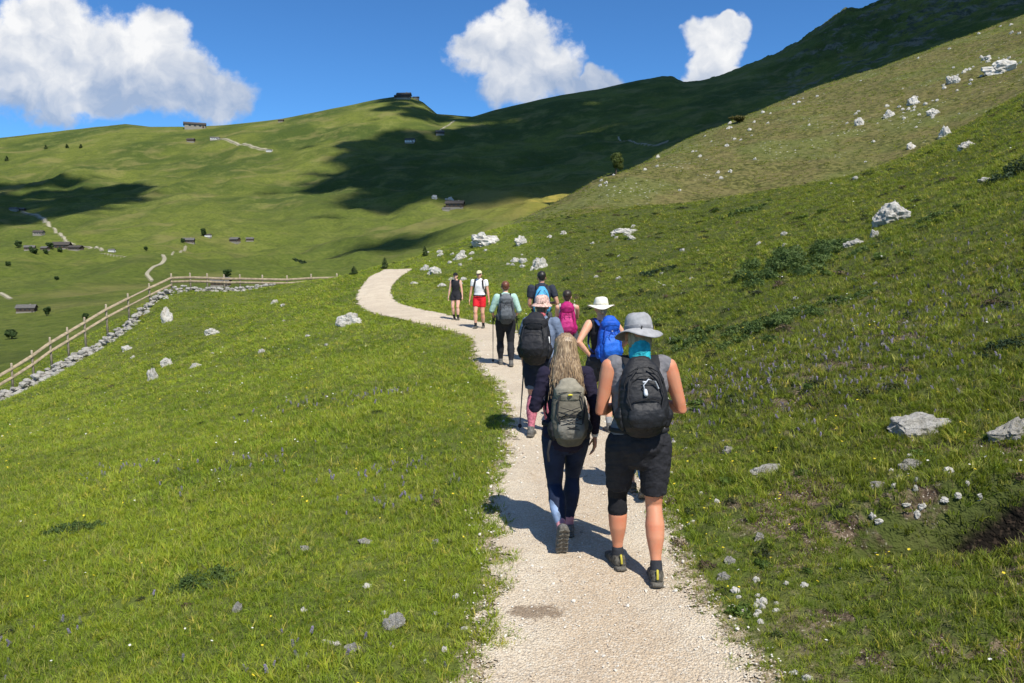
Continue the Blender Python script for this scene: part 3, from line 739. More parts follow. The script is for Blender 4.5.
def shirt(J, root, mat, voxel, fem=False, sleeve=.6, heavy=1.0, add=.010, sadd=None, low=.50, wr=.004, name='shirt', tank=False):
    H = J['H']; pr = [torso_prim(J, low, .812 if tank else .84, 1.0, add, fem, heavy)]
    for nm in 'lr':
        s = -1 if nm == 'l' else 1
        if tank: pr.append(prim_tube([J['up'](s * .02, 0, .78), J['up'](s * .055, 0, .812), J['up'](s * (.092 if not fem else .068), 0, .818)], [.05 * H, .04 * H, .030 * H + add], seg=14))
        else:
            pr.append(prim_tube([J['up'](s * .01, 0, .79), J['up'](s * .06, 0, .812), J[nm + 'sho']], [.05 * H, .041 * H + add * .5, .034 * H + (add if sadd is None else sadd)], seg=14))
            if sleeve > 0: pr.append(arm_prims(J, nm, 0, sleeve, 1.0, add if sadd is None else sadd, caps=(True, False)))
    return fused(name, pr, mat, root, voxel, 3, wr, 14)

def shorts(J, root, mat, voxel, to=.8, heavy=1.0, add=.012, fem=False, flare=.1, wr=.004, name='shorts', top=.585, g=1.0):
    pr = [torso_prim(J, .47, top, 1.0, add, fem, heavy)]
    for nm in 'lr': pr.append(leg_prims(J, nm, 0, to, g, add, caps=(True, False), flare=flare))
    return fused(name, pr, mat, root, voxel, 3, wr, 13)

def lathe_hat(c, M, prof, wav=.0, seg=40, ph=0, sy=1.12, thick=.003):
    """prof: (radius, height) from the brim edge to the crown; c, M place it"""
    vs = []; fs = []; n = len(prof)
    for layer in (0, 1):
        for (r, z) in prof:
            for j in range(seg):
                th = 2 * math.pi * j / seg; rr = r - layer * thick; k = max(0, (r - .10) / .08)
                dz = wav * k * (math.sin(2 * th + ph) + .5 * math.sin(3 * th + 2 * ph))
                vs.append(c + M @ V3((rr * math.cos(th), rr * sy * math.sin(th), z - layer * thick + dz)))
    o = n * seg
    for i in range(n - 1):
        for j in range(seg):
            k = (j + 1) % seg
            fs.append((i * seg + j, i * seg + k, (i + 1) * seg + k, (i + 1) * seg + j)); fs.append((o + (i + 1) * seg + j, o + (i + 1) * seg + k, o + i * seg + k, o + i * seg + j))
    for j in range(seg): k = (j + 1) % seg; fs.append((o + j, o + k, k, j))
    fs.append(tuple((n - 1) * seg + j for j in range(seg))); fs.append(tuple(o + (n - 1) * seg + j for j in reversed(range(seg))))
    return vs, fs

def bucket_hat(J, root, mat, brim=.15, crown=.088, hgt=.105, droop=.035, wav=.008, ph=0, tilt=0, band=None, cord=None):
    c = J['hq'](0, -.004, .022); M = J['hM'] @ Matrix.Rotation(R(tilt), 3, 'X')
    prof = [(brim, -droop), (brim * .93, -droop * .72), ((brim + crown) / 2, -droop * .3), (crown * 1.04, 0), (crown * 1.01, .02), (crown * .97, hgt * .5), (crown * .88, hgt * .76), (crown * .72, hgt * .93), (crown * .45, hgt * 1.02), (crown * .2, hgt * 1.04)]
    V, Fc = lathe_hat(c, M, prof, wav, ph=ph); V = [v + (v - c).normalized() * (.006 * mn.noise(v * 14) + .0035 * mn.noise(v * 38)) if (v - c).dot(M @ V3((0, 0, 1))) > .012 else v + (M @ V3((0, 0, 1))) * .012 * mn.noise(v * 9) for v in V]
    h = mesh_obj('hat', V, Fc, mat, root)
    if band:
        V, Fc = lathe_hat(c, M, [(crown * 1.055, .002), (crown * 1.03, .022), (crown * 1.02, .028)]); 
        mesh_obj('hat_band', V, Fc, band, h)
    if cord:
        V, Fc = prim_tube([c + M @ V3((.0, -crown * 1.22, .012)), c + M @ V3((-.008, -crown * 1.32, -.012)), c + M @ V3((-.014, -crown * 1.3, -.028))], [.0045, .0045, .003], seg=8); mesh_obj('toggle', V, Fc, cord, h)
    return h

def cap_hat(J, root, mat, visor_dir=1, name='cap'):
    H = J['H']; q = J['hq']; pr = [prim_ell(q(0, -.004, .028), (.0495 * H, .062 * H, .046 * H), J['hM'])]
    pr.append(prim_tube([q(0, .045 * visor_dir, .028), q(0, .075 * visor_dir, .026), q(0, .098 * visor_dir, .020)], [(.042 * H, .004), (.04 * H, .004), (.025 * H, .004)], seg=14))
    return fused(name, pr, mat, root, .006, 2)

def hair_cap(J, root, mat, bun=None, pony=None, low=-.02):
    H = J['H']; q = J['hq']; pr = [prim_ell(q(0, -.012, .024), (.0485 * H, .055 * H, .049 * H), J['hM']), prim_tube([q(0, -.040, .01), q(0, -.042, low)], [(.040 * H, .020 * H), (.030 * H, .014 * H)], seg=14)]
    if bun: pr.append(prim_ell(q(0, -.062, bun), (.024 * H, .022 * H, .022 * H)))
    if pony: pr.append(prim_tube([q(0, -.058, .01), q(.004, -.078, -.02), q(.008, -.080, -.07), q(.010, -.074, -.11)], [.014 * H, .02 * H, .018 * H, .006 * H], seg=10))
    return fused('hair', pr, mat, root, .007, 2, .003, 60)

# ------------------------------------------------------------------ packs, straps, poles
def pack(J, proot, name, label, group, cols, w=.30, h=.50, d=.20, zb=.56, cat='backpack', feats=(), tilt=0, off=(0, 0), voxel=.009, back=.075, strap_w=.021, belt=True):
    """a rucksack on the back of a figure: its own thing, standing free of the wearer"""
    H = J['H']; M4 = Matrix.Translation(proot.location) @ Matrix.Rotation(proot.rotation_euler.z, 4, 'Z')
    Rl = Matrix.Rotation(R(tilt), 3, 'Z') 
    base = J['up'](off[0], -back, zb) + V3((0, 0, 0))
    axis = (J['up'](0, 0, .8) - J['up'](0, 0, .55)).normalized(); axis = (axis + V3((off[1], 0, 0))).normalized(); back_n = V3((0, -1, 0)); back_n = (back_n - axis * back_n.dot(axis)).normalized(); side = axis.cross(back_n) * -1
    if side.x < 0: side = -side
    Bp = M4 @ base; root = empty(name, Bp, proot.rotation_euler.z); meta(root, label, cat, group)
    q = lambda x, y, z: side * x + back_n * y + axis * z       # y = away from the wearer
    main, trim, pocket = cols[0], cols[1], cols[2]
    def ring(zs): return [q(0, y, z * h) for z, _, _, y in zs], [(a * w / 2, b * d / 2) for _, a, b, _ in zs]
    pts, rad = ring([(.03, .74, .70, d * .42), (.10, .92, .92, d * .48), (.26, 1.0, 1.04, d * .5), (.48, .98, .98, d * .5), (.70, .88, .82, d * .43), (.86, .72, .60, d * .33), (.975, .46, .36, d * .24)])
    fused('bag', [prim_tube(pts, rad, side=side, seg=26, sq=.72)], main, root, voxel, 3, .004, 16)
    # front pocket
    if 'pocket' in feats or 'pocket_low' in feats:
        z0, z1 = (.12, .60) if 'pocket' in feats else (.08, .45)
        pk = fused('front_pocket', [prim_tube([q(0, d * .93, h * z0), q(0, d * .99, h * (z0 + .12)), q(0, d * .97, h * (z0 * .4 + z1 * .6)), q(0, d * .86, h * z1)], [(w * .30, d * .10), (w * .37, d * .15), (w * .35, d * .14), (w * .24, d * .08)], side=side, seg=20, sq=.7)], pocket, root, voxel, 3, .004, 16)
        V, Fc = prim_tube([q(-w * .26, d * 1.02, h * (z1 - .02)), q(-w * .14, d * 1.07, h * (z1 + .015)), q(0, d * 1.08, h * (z1 + .02)), q(w * .14, d * 1.07, h * (z1 + .015)), q(w * .26, d * 1.02, h * (z1 - .02))], [.0035] * 5, seg=6); mesh_obj('zip', V, Fc, trim, pk)
    if 'lid' in feats:
        ld = fused('top_pocket', [prim_tube([q(0, d * .55, h * .80), q(0, d * .55, h * .88), q(0, d * .46, h * .975)], [(w * .40, d * .42), (w * .41, d * .42), (w * .26, d * .25)], side=side, seg=22, sq=.75)], cols[3] if len(cols) > 3 else pocket, root, voxel, 3, .003, 16)
        V, Fc = prim_tube([q(-w * .30, d * .95, h * .835), q(-w * .15, d * 1.0, h * .85), q(w * .15, d * 1.0, h * .85), q(w * .30, d * .95, h * .835)], [.003] * 4, seg=6); mesh_obj('zip', V, Fc, trim, ld)
    if 'cords' in feats:
        pr = []
        zz = [.60, .50, .40, .30, .20]
        for k in range(len(zz) - 1):
            for s in (-1, 1): pr.append(prim_tube([q(s * w * .27, d * 1.06, h * zz[k]), q(0, d * 1.17, h * (zz[k] + zz[k + 1]) / 2), q(-s * w * .27, d * 1.09, h * zz[k + 1])], [.0028] * 3, seg=6))
        V, Fc = join_prims(pr); mesh_obj('bungee_cord', V, Fc, trim, root)
    if 'emblem' in feats:
        V, Fc = prim_tube([q(-.013, d * .985, h * .80), q(0, d * 1.0, h * .805), q(.013, d * .985, h * .80)], [(.004, .008), (.005, .012), (.004, .008)], side=axis, seg=10); mesh_obj('emblem', V, Fc, M_YEL, root)
    if 'ribs' in feats:
        for s in (-1, 1):
            V, Fc = prim_tube([q(s * w * .10, d * .80, h * .90), q(s * w * .30, d * .93, h * .74), q(s * w * .36, d * 1.02, h * .5), q(s * w * .26, d * 1.05, h * .22), q(s * w * .06, d * 1.0, h * .08)], [(.006, .004)] * 5, seg=8); mesh_obj('compression_strap', V, Fc, trim, root)
    if 'bottle_tube' in feats:
        V, Fc = prim_tube([q(.0, d * .95, h * .55), q(-.012, d * 1.03, h * .66), q(.02, d * 1.03, h * .74), q(.065, d * .98, h * .70), q(.085, d * .94, h * .60)], [.0045] * 5, seg=8); mesh_obj('drinking_tube', V, Fc, M_LIGHT, root)
        V, Fc = prim_tube([q(.0, d * .99, h * .58), q(.0, d * 1.04, h * .53)], [.012, .014], seg=10); mesh_obj('mouthpiece', V, Fc, M_LIGHT, root)
    if 'zigzag' in feats:
        pr = [prim_tube([q(s * w * .02, d * 1.02, h * .75), q(s * w * .16, d * 1.03, h * .55), q(s * w * .03, d * 1.1, h * .35), q(s * w * .2, d * 1.06, h * .2)], [.0035] * 4, seg=6) for s in (-1, 1)]
        V, Fc = join_prims(pr); mesh_obj('bungee_cord', V, Fc, trim, root)
    if 'tag' in feats:
        V, Fc = prim_tube([q(w * .42, d * .72, h * .52), q(w * .44, d * .68, h * .38)], [(.004, .026), (.004, .026)], side=back_n, seg=10, sq=.4); mesh_obj('luggage_tag', V, Fc, M_WHITE, root)
    if 'logo' in feats:
        V, Fc = prim_tube([q(-.012, d * .97, h * .70), q(.012, d * .97, h * .70)], [(.006, .003)] * 2, side=axis, seg=8); mesh_obj('emblem', V, Fc, M_LIGHT, root)
    if 'bright_panel' in feats:
        fused('front_pocket', [prim_tube([q(-w * .12, d * .98, h * .06), q(-w * .14, d * 1.1, h * .28), q(-w * .12, d * 1.0, h * .46)], [(w * .34, d * .12), (w * .36, d * .16), (w * .16, d * .08)], side=side, seg=20, sq=.7)], cols[2], root, voxel, 3, .004, 16)
    if 'arch' in feats:
        pr = []
        for kk, (zt, wd_) in enumerate(((.90, .80), (.78, .62))):
            pp = [q(sx * w * .5 * wd_ * f, d * (.80 + .10 * (1 - abs(f))) * (.97 if kk == 0 else 1.02), h * z) for sx, f, z in ((-1, 1, zt - .42), (-1, .97, zt - .22), (-1, .75, zt - .08), (-1, .35, zt - .01), (1, .0, zt), (1, .35, zt - .01), (1, .75, zt - .08), (1, .97, zt - .22), (1, 1, zt - .42))]
            pr.append(prim_tube(pp, [.004] * 9, seg=6))
        V, Fc = join_prims(pr); mesh_obj('zip', V, Fc, trim, root)
    # side pockets
    for s in (-1, 1):
        fused('side_pocket', [prim_tube([q(s * w * .44, d * .45, h * .06), q(s * w * .50, d * .48, h * .22), q(s * w * .47, d * .45, h * .34)], [(.022, d * .26), (.030, d * .30), (.012, d * .28)], side=side, seg=14)], trim if 'dark_sides' in feats else main, root, voxel, 2, .004, 20)
    V, Fc = prim_tube([q(-.035, d * .18, h * .95), q(-.022, d * .20, h * 1.03), q(.022, d * .20, h * 1.03), q(.035, d * .18, h * .95)], [(.010, .004)] * 4, side=back_n, seg=8); mesh_obj('haul_loop', V, Fc, trim, root)
    # shoulder straps follow the wearer's shoulders; the same points are given relative to this pack's base
    L = lambda p: p - base
    for s in (-1, 1):
        u = J['up']; pts = [u(s * .045, -back - .01, min(zb + h / H * .86, .80)), u(s * .052, -.050, .828), u(s * .056, -.01, .852), u(s * .062, .040, .828), u(s * .070, .066, .78), u(s * .078, .070, .72), u(s * .092, .045, .665), u(s * .098, -.01, .63), u(s * .085, -back * .9, .60)]
        V, Fc = prim_tube([L(p) for p in pts], [(strap_w * .8, .007), (strap_w, .008), (strap_w, .008), (strap_w, .008), (strap_w * .9, .007), (strap_w * .75, .006), (.010, .004), (.008, .004), (.008, .004)], side=V3((1, 0, 0)), seg=10, sq=.6)
        mesh_obj('shoulder_strap', V, Fc, trim, root)
    if belt:
        u = J['up']; pts = [u(math.cos(a) * .112, math.sin(a) * .088, .575) for a in np.linspace(-math.pi * .5, math.pi * 1.5, 25)]
        V, Fc = prim_tube([L(p) for p in pts], [(.016, .006)] * 25, side=V3((0, 0, 1)), seg=8, sq=.6); mesh_obj('hip_belt', V, Fc, trim, root)
    if 'loose_strap' in feats:
        V, Fc = prim_tube([q(-w * .45, d * .5, h * .10), q(-w * .55, d * .6, h * .0), q(-w * .62, d * .62, -h * .18), q(-w * .60, d * .6, -h * .34)], [(.010, .003)] * 4, seg=8); mesh_obj('loose_strap', V, Fc, trim, root)
    if 'low_bottle' in feats:
        V, Fc = prim_tube([q(-w * .56, d * .42, h * .0), q(-w * .56, d * .42, h * .26)], [.030, .028], seg=14); b_ = mesh_obj('drinks_bottle', V, Fc, M_TEAL, root)
    return root

def pole(name_label, group, top, tip, grip_mat, shaft_mat):
    top, tip = V3(top), V3(tip); root = empty('trekking_pole', tip); meta(root, name_label, 'trekking pole', group)
    d = top - tip; L = d.length; e = d / L
    V, Fc = prim_tube([e * .05, e * (L * .45)], [.0055, .007], seg=8); mesh_obj('lower_shaft', V, Fc, shaft_mat, root)
    V, Fc = prim_tube([e * (L * .45), e * (L - .16)], [.0085, .009], seg=8); mesh_obj('upper_shaft', V, Fc, shaft_mat, root)
    V, Fc = prim_tube([e * (L - .17), e * (L - .1), e * (L - .02), e * (L + .03)], [.013, .0155, .015, .019], seg=10); g = mesh_obj('grip', V, Fc, grip_mat, root)
    V, Fc = prim_tube([e * (L + .01), e * (L - .05) + V3((.03, -.02, 0)), e * (L - .13) + V3((.035, -.02, 0)), e * (L - .07)], [(.008, .0025)] * 4, seg=6); mesh_obj('wrist_strap', V, Fc, grip_mat, g)
    V, Fc = prim_tube([V3((0, 0, 0)), e * .05], [.003, .005], seg=6); mesh_obj('tip', V, Fc, shaft_mat, root)
    V, Fc = prim_tube([e * .06, e * .066], [.026, .024], seg=14); mesh_obj('basket', V, Fc, grip_mat, root)
    return root

def skin(name, c, red=0.):
    m, t, bs = mat_base(name); co = t.n('ShaderNodeTexCoord').outputs['Object']
    c2 = (min(1, c[0] * 1.05), c[1] * .78, c[2] * .7)
    t.link(t.mix(t.ramp(t.noise(co, 9, 4), .4, .7, 0, .7), c, c2), bs.inputs['Base Color'])
    bs.inputs['Roughness'].default_value = .5; bs.inputs['Subsurface Weight'].default_value = .12; bs.inputs['Subsurface Radius'].default_value = (.02, .008, .004); bs.inputs['Subsurface Scale'].default_value = .3
    bs.inputs['Specular IOR Level'].default_value = .35
    return m
def hair_mat(name, a, b, c=None, bd=.002):
    m, t, bs = mat_base(name); co = t.n('ShaderNodeTexCoord').outputs['Object']
    n = t.noise(co, 90, 4, .6, stretch=(1, 1, .025)); 
    cc = t.mix(t.ramp(n, .38, .62), a, b)
    if c: cc = t.mix(t.ramp(t.noise(co, 130, 2, stretch=(1, 1, .05)), .52, .68), cc, c)
    t.link(cc, bs.inputs['Base Color']); bs.inputs['Roughness'].default_value = .42; bs.inputs['Specular IOR Level'].default_value = .45
    b_ = t.n('ShaderNodeBump', inp={'Strength': .6, 'Distance': bd, 'Height': n}); t.link(b_.outputs[0], bs.inputs['Normal'])
    return m
def cloth(name, c, rough=.8, var=.15, scale=22, spec=.25, bump=.35, bscale=45): return simple_mat(name, c, rough, var, scale, bump, bscale, spec)

M_YEL = simple_mat('yellow_badge', (.75, .68, .05), .5); M_WHITE = simple_mat('white_plastic', (.8, .8, .78), .45); M_LIGHT = simple_mat('grey_plastic', (.55, .57, .6), .4); M_TEAL = simple_mat('teal_plastic', (.02, .30, .34), .35)
K_BLACK = cloth('black_nylon', (.012, .0125, .015), .62, spec=.35); K_BLACKS = cloth('black_strap', (.02, .02, .022), .7); K_BSHORT = cloth('black_cotton', (.022, .022, .026), .85)
K_SOLE = simple_mat('dusty_rubber', (.13, .12, .10), .9, .35, 60, .6, 200); K_SHOE_D = cloth('dark_shoe', (.085, .078, .062), .85, .6, 45); K_SHOE_G = cloth('grey_shoe', (.12, .115, .105), .85, .35, 50)
# ------------------------------------------------------------------ the walkers
GR = 'hikers walking along the gravel path'; GP = 'backpacks worn by the hikers'; GT = 'trekking poles held by the hikers'
def stand(px, Y, rz=0.):
    u = (px - CX) / F_PX; X = 0
    for _ in range(3):
        X = u * (Y * CP + CAM_H * SP * .55)
    r = empty('person', (X, Y, gz(X, Y) + .012), R(rz)); return r
def local(root, p):
    M = Matrix.Translation(root.location) @ Matrix.Rotation(root.rotation_euler.z, 4, 'Z'); return M.inverted() @ V3(p)
def at_px(root, px, py, Y): return local(root, world_at(px, py, Y))
def wpos(root, p): return (Matrix.Translation(root.location) @ Matrix.Rotation(root.rotation_euler.z, 4, 'Z')) @ V3(p)

# 1. man in the grey bucket hat, nearest
def man_grey_hat():
    H = 1.76; r = stand(639, 4.85, 2); meta(r, 'man in grey bucket hat, grey sleeveless shirt and black shorts, nearest of all', 'person', GR)
    sk = skin('tanned_skin', (.56, .245, .14)); vx = .0065
    J = skeleton(H, False, (-.105, .13, .075, -4, 6), (.105, -.14, .078, -6, -8), (-.12, .26, 1.12), (.15, .25, 1.16), lean=5, lpole=(-.55, -.8, -.4), rpole=(.6, -.8, -.4), hipz=.508, hw=.063)
    b = body(J, r, sk, vx, heavy=1.08, curl=(1.1, 1.1), nod=-6)
    shirt(J, r, cloth('grey_jersey', (.165, .16, .17), .85), vx, tank=True, heavy=1.1, add=.016, low=.57, wr=.005, name='sleeveless_shirt')
    shorts(J, r, K_BSHORT, vx, .80, 1.04, .014, flare=.14, wr=.006, g=.93)
    mesh = prim_tube([J['lknee'] + V3((0, .0, .10)), J['lknee'] + V3((0, .0, .02)), J['lknee'] + V3((0, 0, -.06)), J['lknee'] + V3((0, -.008, -.12))], [.078, .073, .069, .066], seg=18)
    fused('knee_brace', [leg_prims(J, 'l', .74, 1.22, 1.0, .009)], cloth('black_neoprene', (.012, .012, .014), .9), r, vx, 2, .002)
    for nm in 'lr':
        H_ = H; fused('sock', [leg_prims(J, nm, 1.88, 2.0, 1.0, .008)], cloth('charcoal_sock', (.03, .032, .038), .95), r, vx, 2)
        shoe(J, nm, r, K_SHOE_D, K_SOLE, extra=simple_mat('mustard_webbing', (.42, .36, .04), .7))
    c = cloth('pale_grey_hat', (.31, .31, .315), .85)
    hq_ = J['hq']; fused('hair', [prim_tube([hq_(0, -.022, .01), hq_(0, -.028, -.02), hq_(.004, -.034, -.048)], [(.044 * H, .030 * H), (.046 * H, .028 * H), (.040 * H, .018 * H)], seg=16)], hair_mat('sandy_hair', (.25, .17, .09), (.45, .33, .19)), r, .006, 2, .003, 60)
    bucket_hat(J, r, c, brim=.160, crown=.093, hgt=.112, droop=.046, wav=.020, ph=.9, tilt=-7, band=cloth('grey_band', (.24, .24, .25), .85), cord=K_BLACKS)
    fused('neck_scarf', [prim_tube([J['neck'] + V3((0, -.01, -.025)), J['neck'] + V3((0, -.012, .03)), J['neck'] + V3((0, -.004, .095))], [(.080, .066), (.070, .062), (.070, .068)], seg=20), prim_tube([J['neck'] + V3((0, -.055, .03)), J['neck'] + V3((0, -.085, -.045))], [(.05, .02), (.008, .008)], seg=12)], cloth('turquoise_scarf', (.03, .40, .47), .8, .3), r, .006, 2, .005, 40)
    pack(J, r, 'backpack', 'black daypack with a pale drinking tube, worn by the man in the grey bucket hat', GP, (K_BLACK, K_BLACKS, cloth('black_pocket', (.017, .018, .021), .55)), w=.32, h=.452, d=.19, zb=.588, feats=('pocket_low', 'arch', 'ribs', 'bottle_tube', 'logo'), off=(-.006, -.05), voxel=.008, strap_w=.030)
    return r, J
man_grey_hat()

# 2. woman with long fair hair
def woman_long_hair():
    H = 1.57; r = stand(566, 5.42, 3); meta(r, 'woman with long fair hair and dark blue leggings, one heel lifted', 'person', GR)
    vx = .0065; J = skeleton(H, True, (-.055, -.27, .175, -62, 3), (.045, .12, .07, 0, -4), (-.15, .24, 1.02), (.225, .04, .79), lean=5, lpole=(-.5, -.9, -.5), rpole=(.4, -1, 0), hipz=.502)
    J['rhd'] = (.02, .12, -1)
    body(J, r, skin('fair_skin', (.52, .27, .19)), .0055, fem=True, curl=(1.0, .45), nod=-4)
    jk = cloth('dark_purple_fleece', (.016, .013, .030), .9)
    shirt(J, r, jk, vx, fem=True, sleeve=1.88, add=.013, sadd=.005, low=.49, wr=.005, name='jacket', heavy=1.02)
    lg = cloth('navy_leggings', (.012, .020, .048), .75, .3, 9)
    pr = [torso_prim(J, .47, .585, 1, .008, True)] + [leg_prims(J, nm, 0, 1.84, 1.0, .006, caps=(True, False)) for nm in 'lr']
    l = fused('leggings', pr, lg, r, vx, 3, .002, 16)
    kn, an = J['lknee'], J['lank']; side = V3((-.020, -.022, 0))
    fused('pale_calf_panel', [prim_tube([kn.lerp(an, .30) + side, kn.lerp(an, .5) + side * .9, kn.lerp(an, .78) + side * .5], [.041, .047, .034], seg=16)], cloth('pale_blue_knit', (.20, .27, .40), .8, .4, 12), l, vx, 2)
    fused('leggings_hem', [], lg, r, vx) if False else None
    for nm in 'lr':
        fused('sock', [leg_prims(J, nm, 1.80, 2.0, 1.0, .006)], cloth('pink_sock', (.50, .22, .25), .95), r, vx, 2)
        shoe(J, nm, r, K_SHOE_G, K_SOLE)
    pk = pack(J, r, 'backpack', 'olive grey daypack with crossed bungee cords and small yellow badge, worn by the long-haired woman', GP, (cloth('olive_nylon', (.115, .105, .080), .8), K_BLACKS, cloth('taupe_nylon', (.17, .16, .135), .8), cloth('sand_nylon', (.235, .215, .165), .8)), w=.27, h=.42, d=.18, zb=.512, feats=('pocket_low', 'lid', 'cords', 'emblem', 'dark_sides', 'loose_strap', 'ribs'), off=(.004, -.03), voxel=.008)
    # hair: a cap and long locks falling over the pack's top
    hm = hair_mat('fair_hair', (.13, .085, .048), (.33, .225, .125), (.50, .37, .23), .007)
    q = J['hq']; rr = random.Random(5); pr = []
    base = [prim_tube([q(0, -.03, .03), q(0, -.042, -.03), q(0, -.060, -.09), q(0, -.075, -.15), q(0, -.088, -.20)], [(.078, .070), (.088, .062), (.106, .052), (.116, .040), (.096, .016)], seg=18), prim_ell(q(0, -.010, .016), (.054 * H, .063 * H, .061 * H))]
    for k in range(150):
        a = rr.gauss(0, 1.15); a = max(-2.7, min(2.7, a)); lay = rr.uniform(1.0, 1.07)       # angle from straight back
        sx, sy = math.sin(a), -math.cos(a)
        p0 = q(sx * .018, -.012 + sy * .014, .0745)
        p1 = q(sx * .046 * lay, -.010 + sy * .054 * lay, .045); p2 = q(sx * .053 * lay, -.012 + sy * .060 * lay, -.012)
        ln = rr.uniform(.155, .285) - .03 * abs(a)
        fan = .052 + .020 * rr.random()
        p3 = q(sx * fan * 1.05, -.024 + min(sy, .3) * .066 * lay, -.075); p4 = q(sx * fan * 1.2 + rr.uniform(-.005, .005), -.040 + min(sy, .2) * .066, -.135)
        p5 = q(sx * fan * 1.2 + rr.uniform(-.012, .012), -.062 + min(sy, -.2) * .055, -ln)
        wv = rr.uniform(-.0015, .0015); f_ = rr.uniform(.22, .45)
        pr.append(prim_tube([p0, p1, p2, p3 + V3((wv, 0, 0)), p4 - V3((wv, 0, 0)), p5], [(.006 * f_, .003), (.0075 * f_, .0035), (.007 * f_, .0035), (.006 * f_, .0035), (.0045 * f_, .003), (.0015, .001)], seg=5))
    fused('hair', base, hm, r, .005, 3)
    V, Fc = join_prims(pr); hb_ = [c_ for c_ in r.children if c_.name.startswith('hair')][0]; mesh_obj('loose_hair', V, Fc, hm, hb_)
    fused('bracelet', [prim_tube([J['rwr'] + V3((0, 0, .012)), J['rwr'] + V3((0, 0, .022))], [.027, .027], seg=14)], M_WHITE, r, .005, 1)
    return r, J
woman_long_hair()

# 3. woman with the large black pack and pink socks
def woman_pink_socks():
    H = 1.66; r = stand(540, 8.75, -14); meta(r, 'woman in pinkish hat, blue grey tee, navy shorts and dusty pink knee socks', 'person', GR)
    vx = .009; J = skeleton(H, True, (-.08, -.12, .072, -6, 4), (.06, .20, .075, 0, 0), (-.26, .22, .86), (.10, .27, .98), lean=7, lpole=(-1, -.8, -.3), rpole=(1.2, -.7, -.6), hipz=.505)
    body(J, r, skin('pink_skin', (.60, .31, .23)), vx, fem=True, heavy=1.15, curl=(1.2, .9))
    shirt(J, r, cloth('blue_grey_tee', (.14, .18, .26), .85), vx, fem=True, sleeve=.62, add=.018, heavy=1.2, low=.54)
    shorts(J, r, cloth('navy_shorts', (.012, .017, .032), .85), vx, .66, 1.12, .018, True, .12)
    for nm in 'lr':
        fused('sock', [leg_prims(J, nm, 1.06, 2.0, 1.05, .008)], cloth('dusty_pink_sock', (.42, .13, .17), .9, .35, 40), r, vx, 2)
        fused('shorts_hem', [leg_prims(J, nm, .60, .74, 1.12, .018, caps=(False, False))], cloth('slate_hem', (.09, .12, .17), .85), r, vx, 2)
        shoe(J, nm, r, K_SHOE_G, K_SOLE, boot=True)
    bucket_hat(J, r, cloth('pink_print_hat', (.55, .36, .30), .85, .45, 45), brim=.128, crown=.088, hgt=.10, droop=.03, wav=.006, ph=1)
    hair_cap(J, r, hair_mat('brown_hair', (.10, .06, .04), (.2, .13, .08)), low=-.05)
    fused('neckerchief', [prim_tube([J['neck'] + V3((0, -.01, -.01)), J['neck'] + V3((0, -.01, .05))], [(.075, .066), (.06, .056)], seg=18)], cloth('red_check', (.42, .10, .11), .85, .5, 60), r, .008, 2, .004, 40)
    pack(J, r, 'backpack', 'large black rucksack with a white tag, worn by the woman in pink socks', GP, (K_BLACK, K_BLACKS, cloth('black_pocket', (.02, .02, .023), .6)), w=.37, h=.50, d=.26, zb=.55, feats=('pocket', 'lid', 'tag', 'ribs'), off=(-.008, 0), voxel=.011)
    t = wpos(r, J['lwr'] + V3((0, .07, -.02))); gx, gy = world_at(519.5, 430, 8.95)[:2]
    pole('thin dark trekking pole planted left of the woman in pink socks', GT, t, (gx, gy, gz(gx, gy)), K_BLACKS, simple_mat('dark_alloy', (.06, .06, .065), .4, metal=.6))
woman_pink_socks()

# 4. woman in the white sun hat with the blue pack
def woman_white_hat():
    H = 1.63; r = stand(602, 9.0, 12); meta(r, 'woman in white brimmed sun hat and sleeveless top, ahead of the man in grey hat', 'person', GR)
    vx = .009; J = skeleton(H, True, (-.07, .16, .072, 0, 4), (.06, -.14, .075, -8, -4), (-.155, -.03, .93), (.26, .2, .95), lean=4, lpole=(-1, -.35, 0), rpole=(1.2, -.6, -.3), hipz=.505)
    J['lhd'] = (.8, -.1, -.6)
    body(J, r, skin('golden_skin', (.66, .38, .25)), vx, fem=True, curl=(.5, .9))
    shirt(J, r, cloth('black_top', (.02, .02, .025), .85), vx, fem=True, tank=True, add=.010, low=.5)
    shorts(J, r, cloth('charcoal_shorts', (.035, .037, .045), .85), vx, .55, 1.05, .016, True, .1)
    for nm in 'lr':
        fused('sock', [leg_prims(J, nm, 1.75, 2.0, 1.0, .007)], cloth('grey_sock', (.25, .25, .25), .95), r, vx, 2); shoe(J, nm, r, K_SHOE_G, K_SOLE, boot=True)
    hair_cap(J, r, hair_mat('blond_hair', (.30, .20, .10), (.52, .40, .24)), bun=-.022)
    bucket_hat(J, r, cloth('cream_hat', (.72, .68, .58), .85, .06), brim=.165, crown=.088, hgt=.10, droop=.022, wav=.024, ph=2.2, tilt=-4, band=cloth('cream_band', (.62, .58, .47), .85))
    bl = cloth('royal_blue_nylon', (.012, .085, .46), .6, .2)
    pack(J, r, 'backpack', 'royal blue backpack worn by the woman in the white sun hat', GP, (bl, cloth('deep_blue_trim', (.01, .05, .28), .7), cloth('bright_blue', (.02, .13, .58), .6), bl), w=.29, h=.50, d=.21, zb=.545, feats=('pocket', 'lid', 'ribs', 'zigzag', 'logo'), off=(.008, .03), voxel=.010)
woman_white_hat()

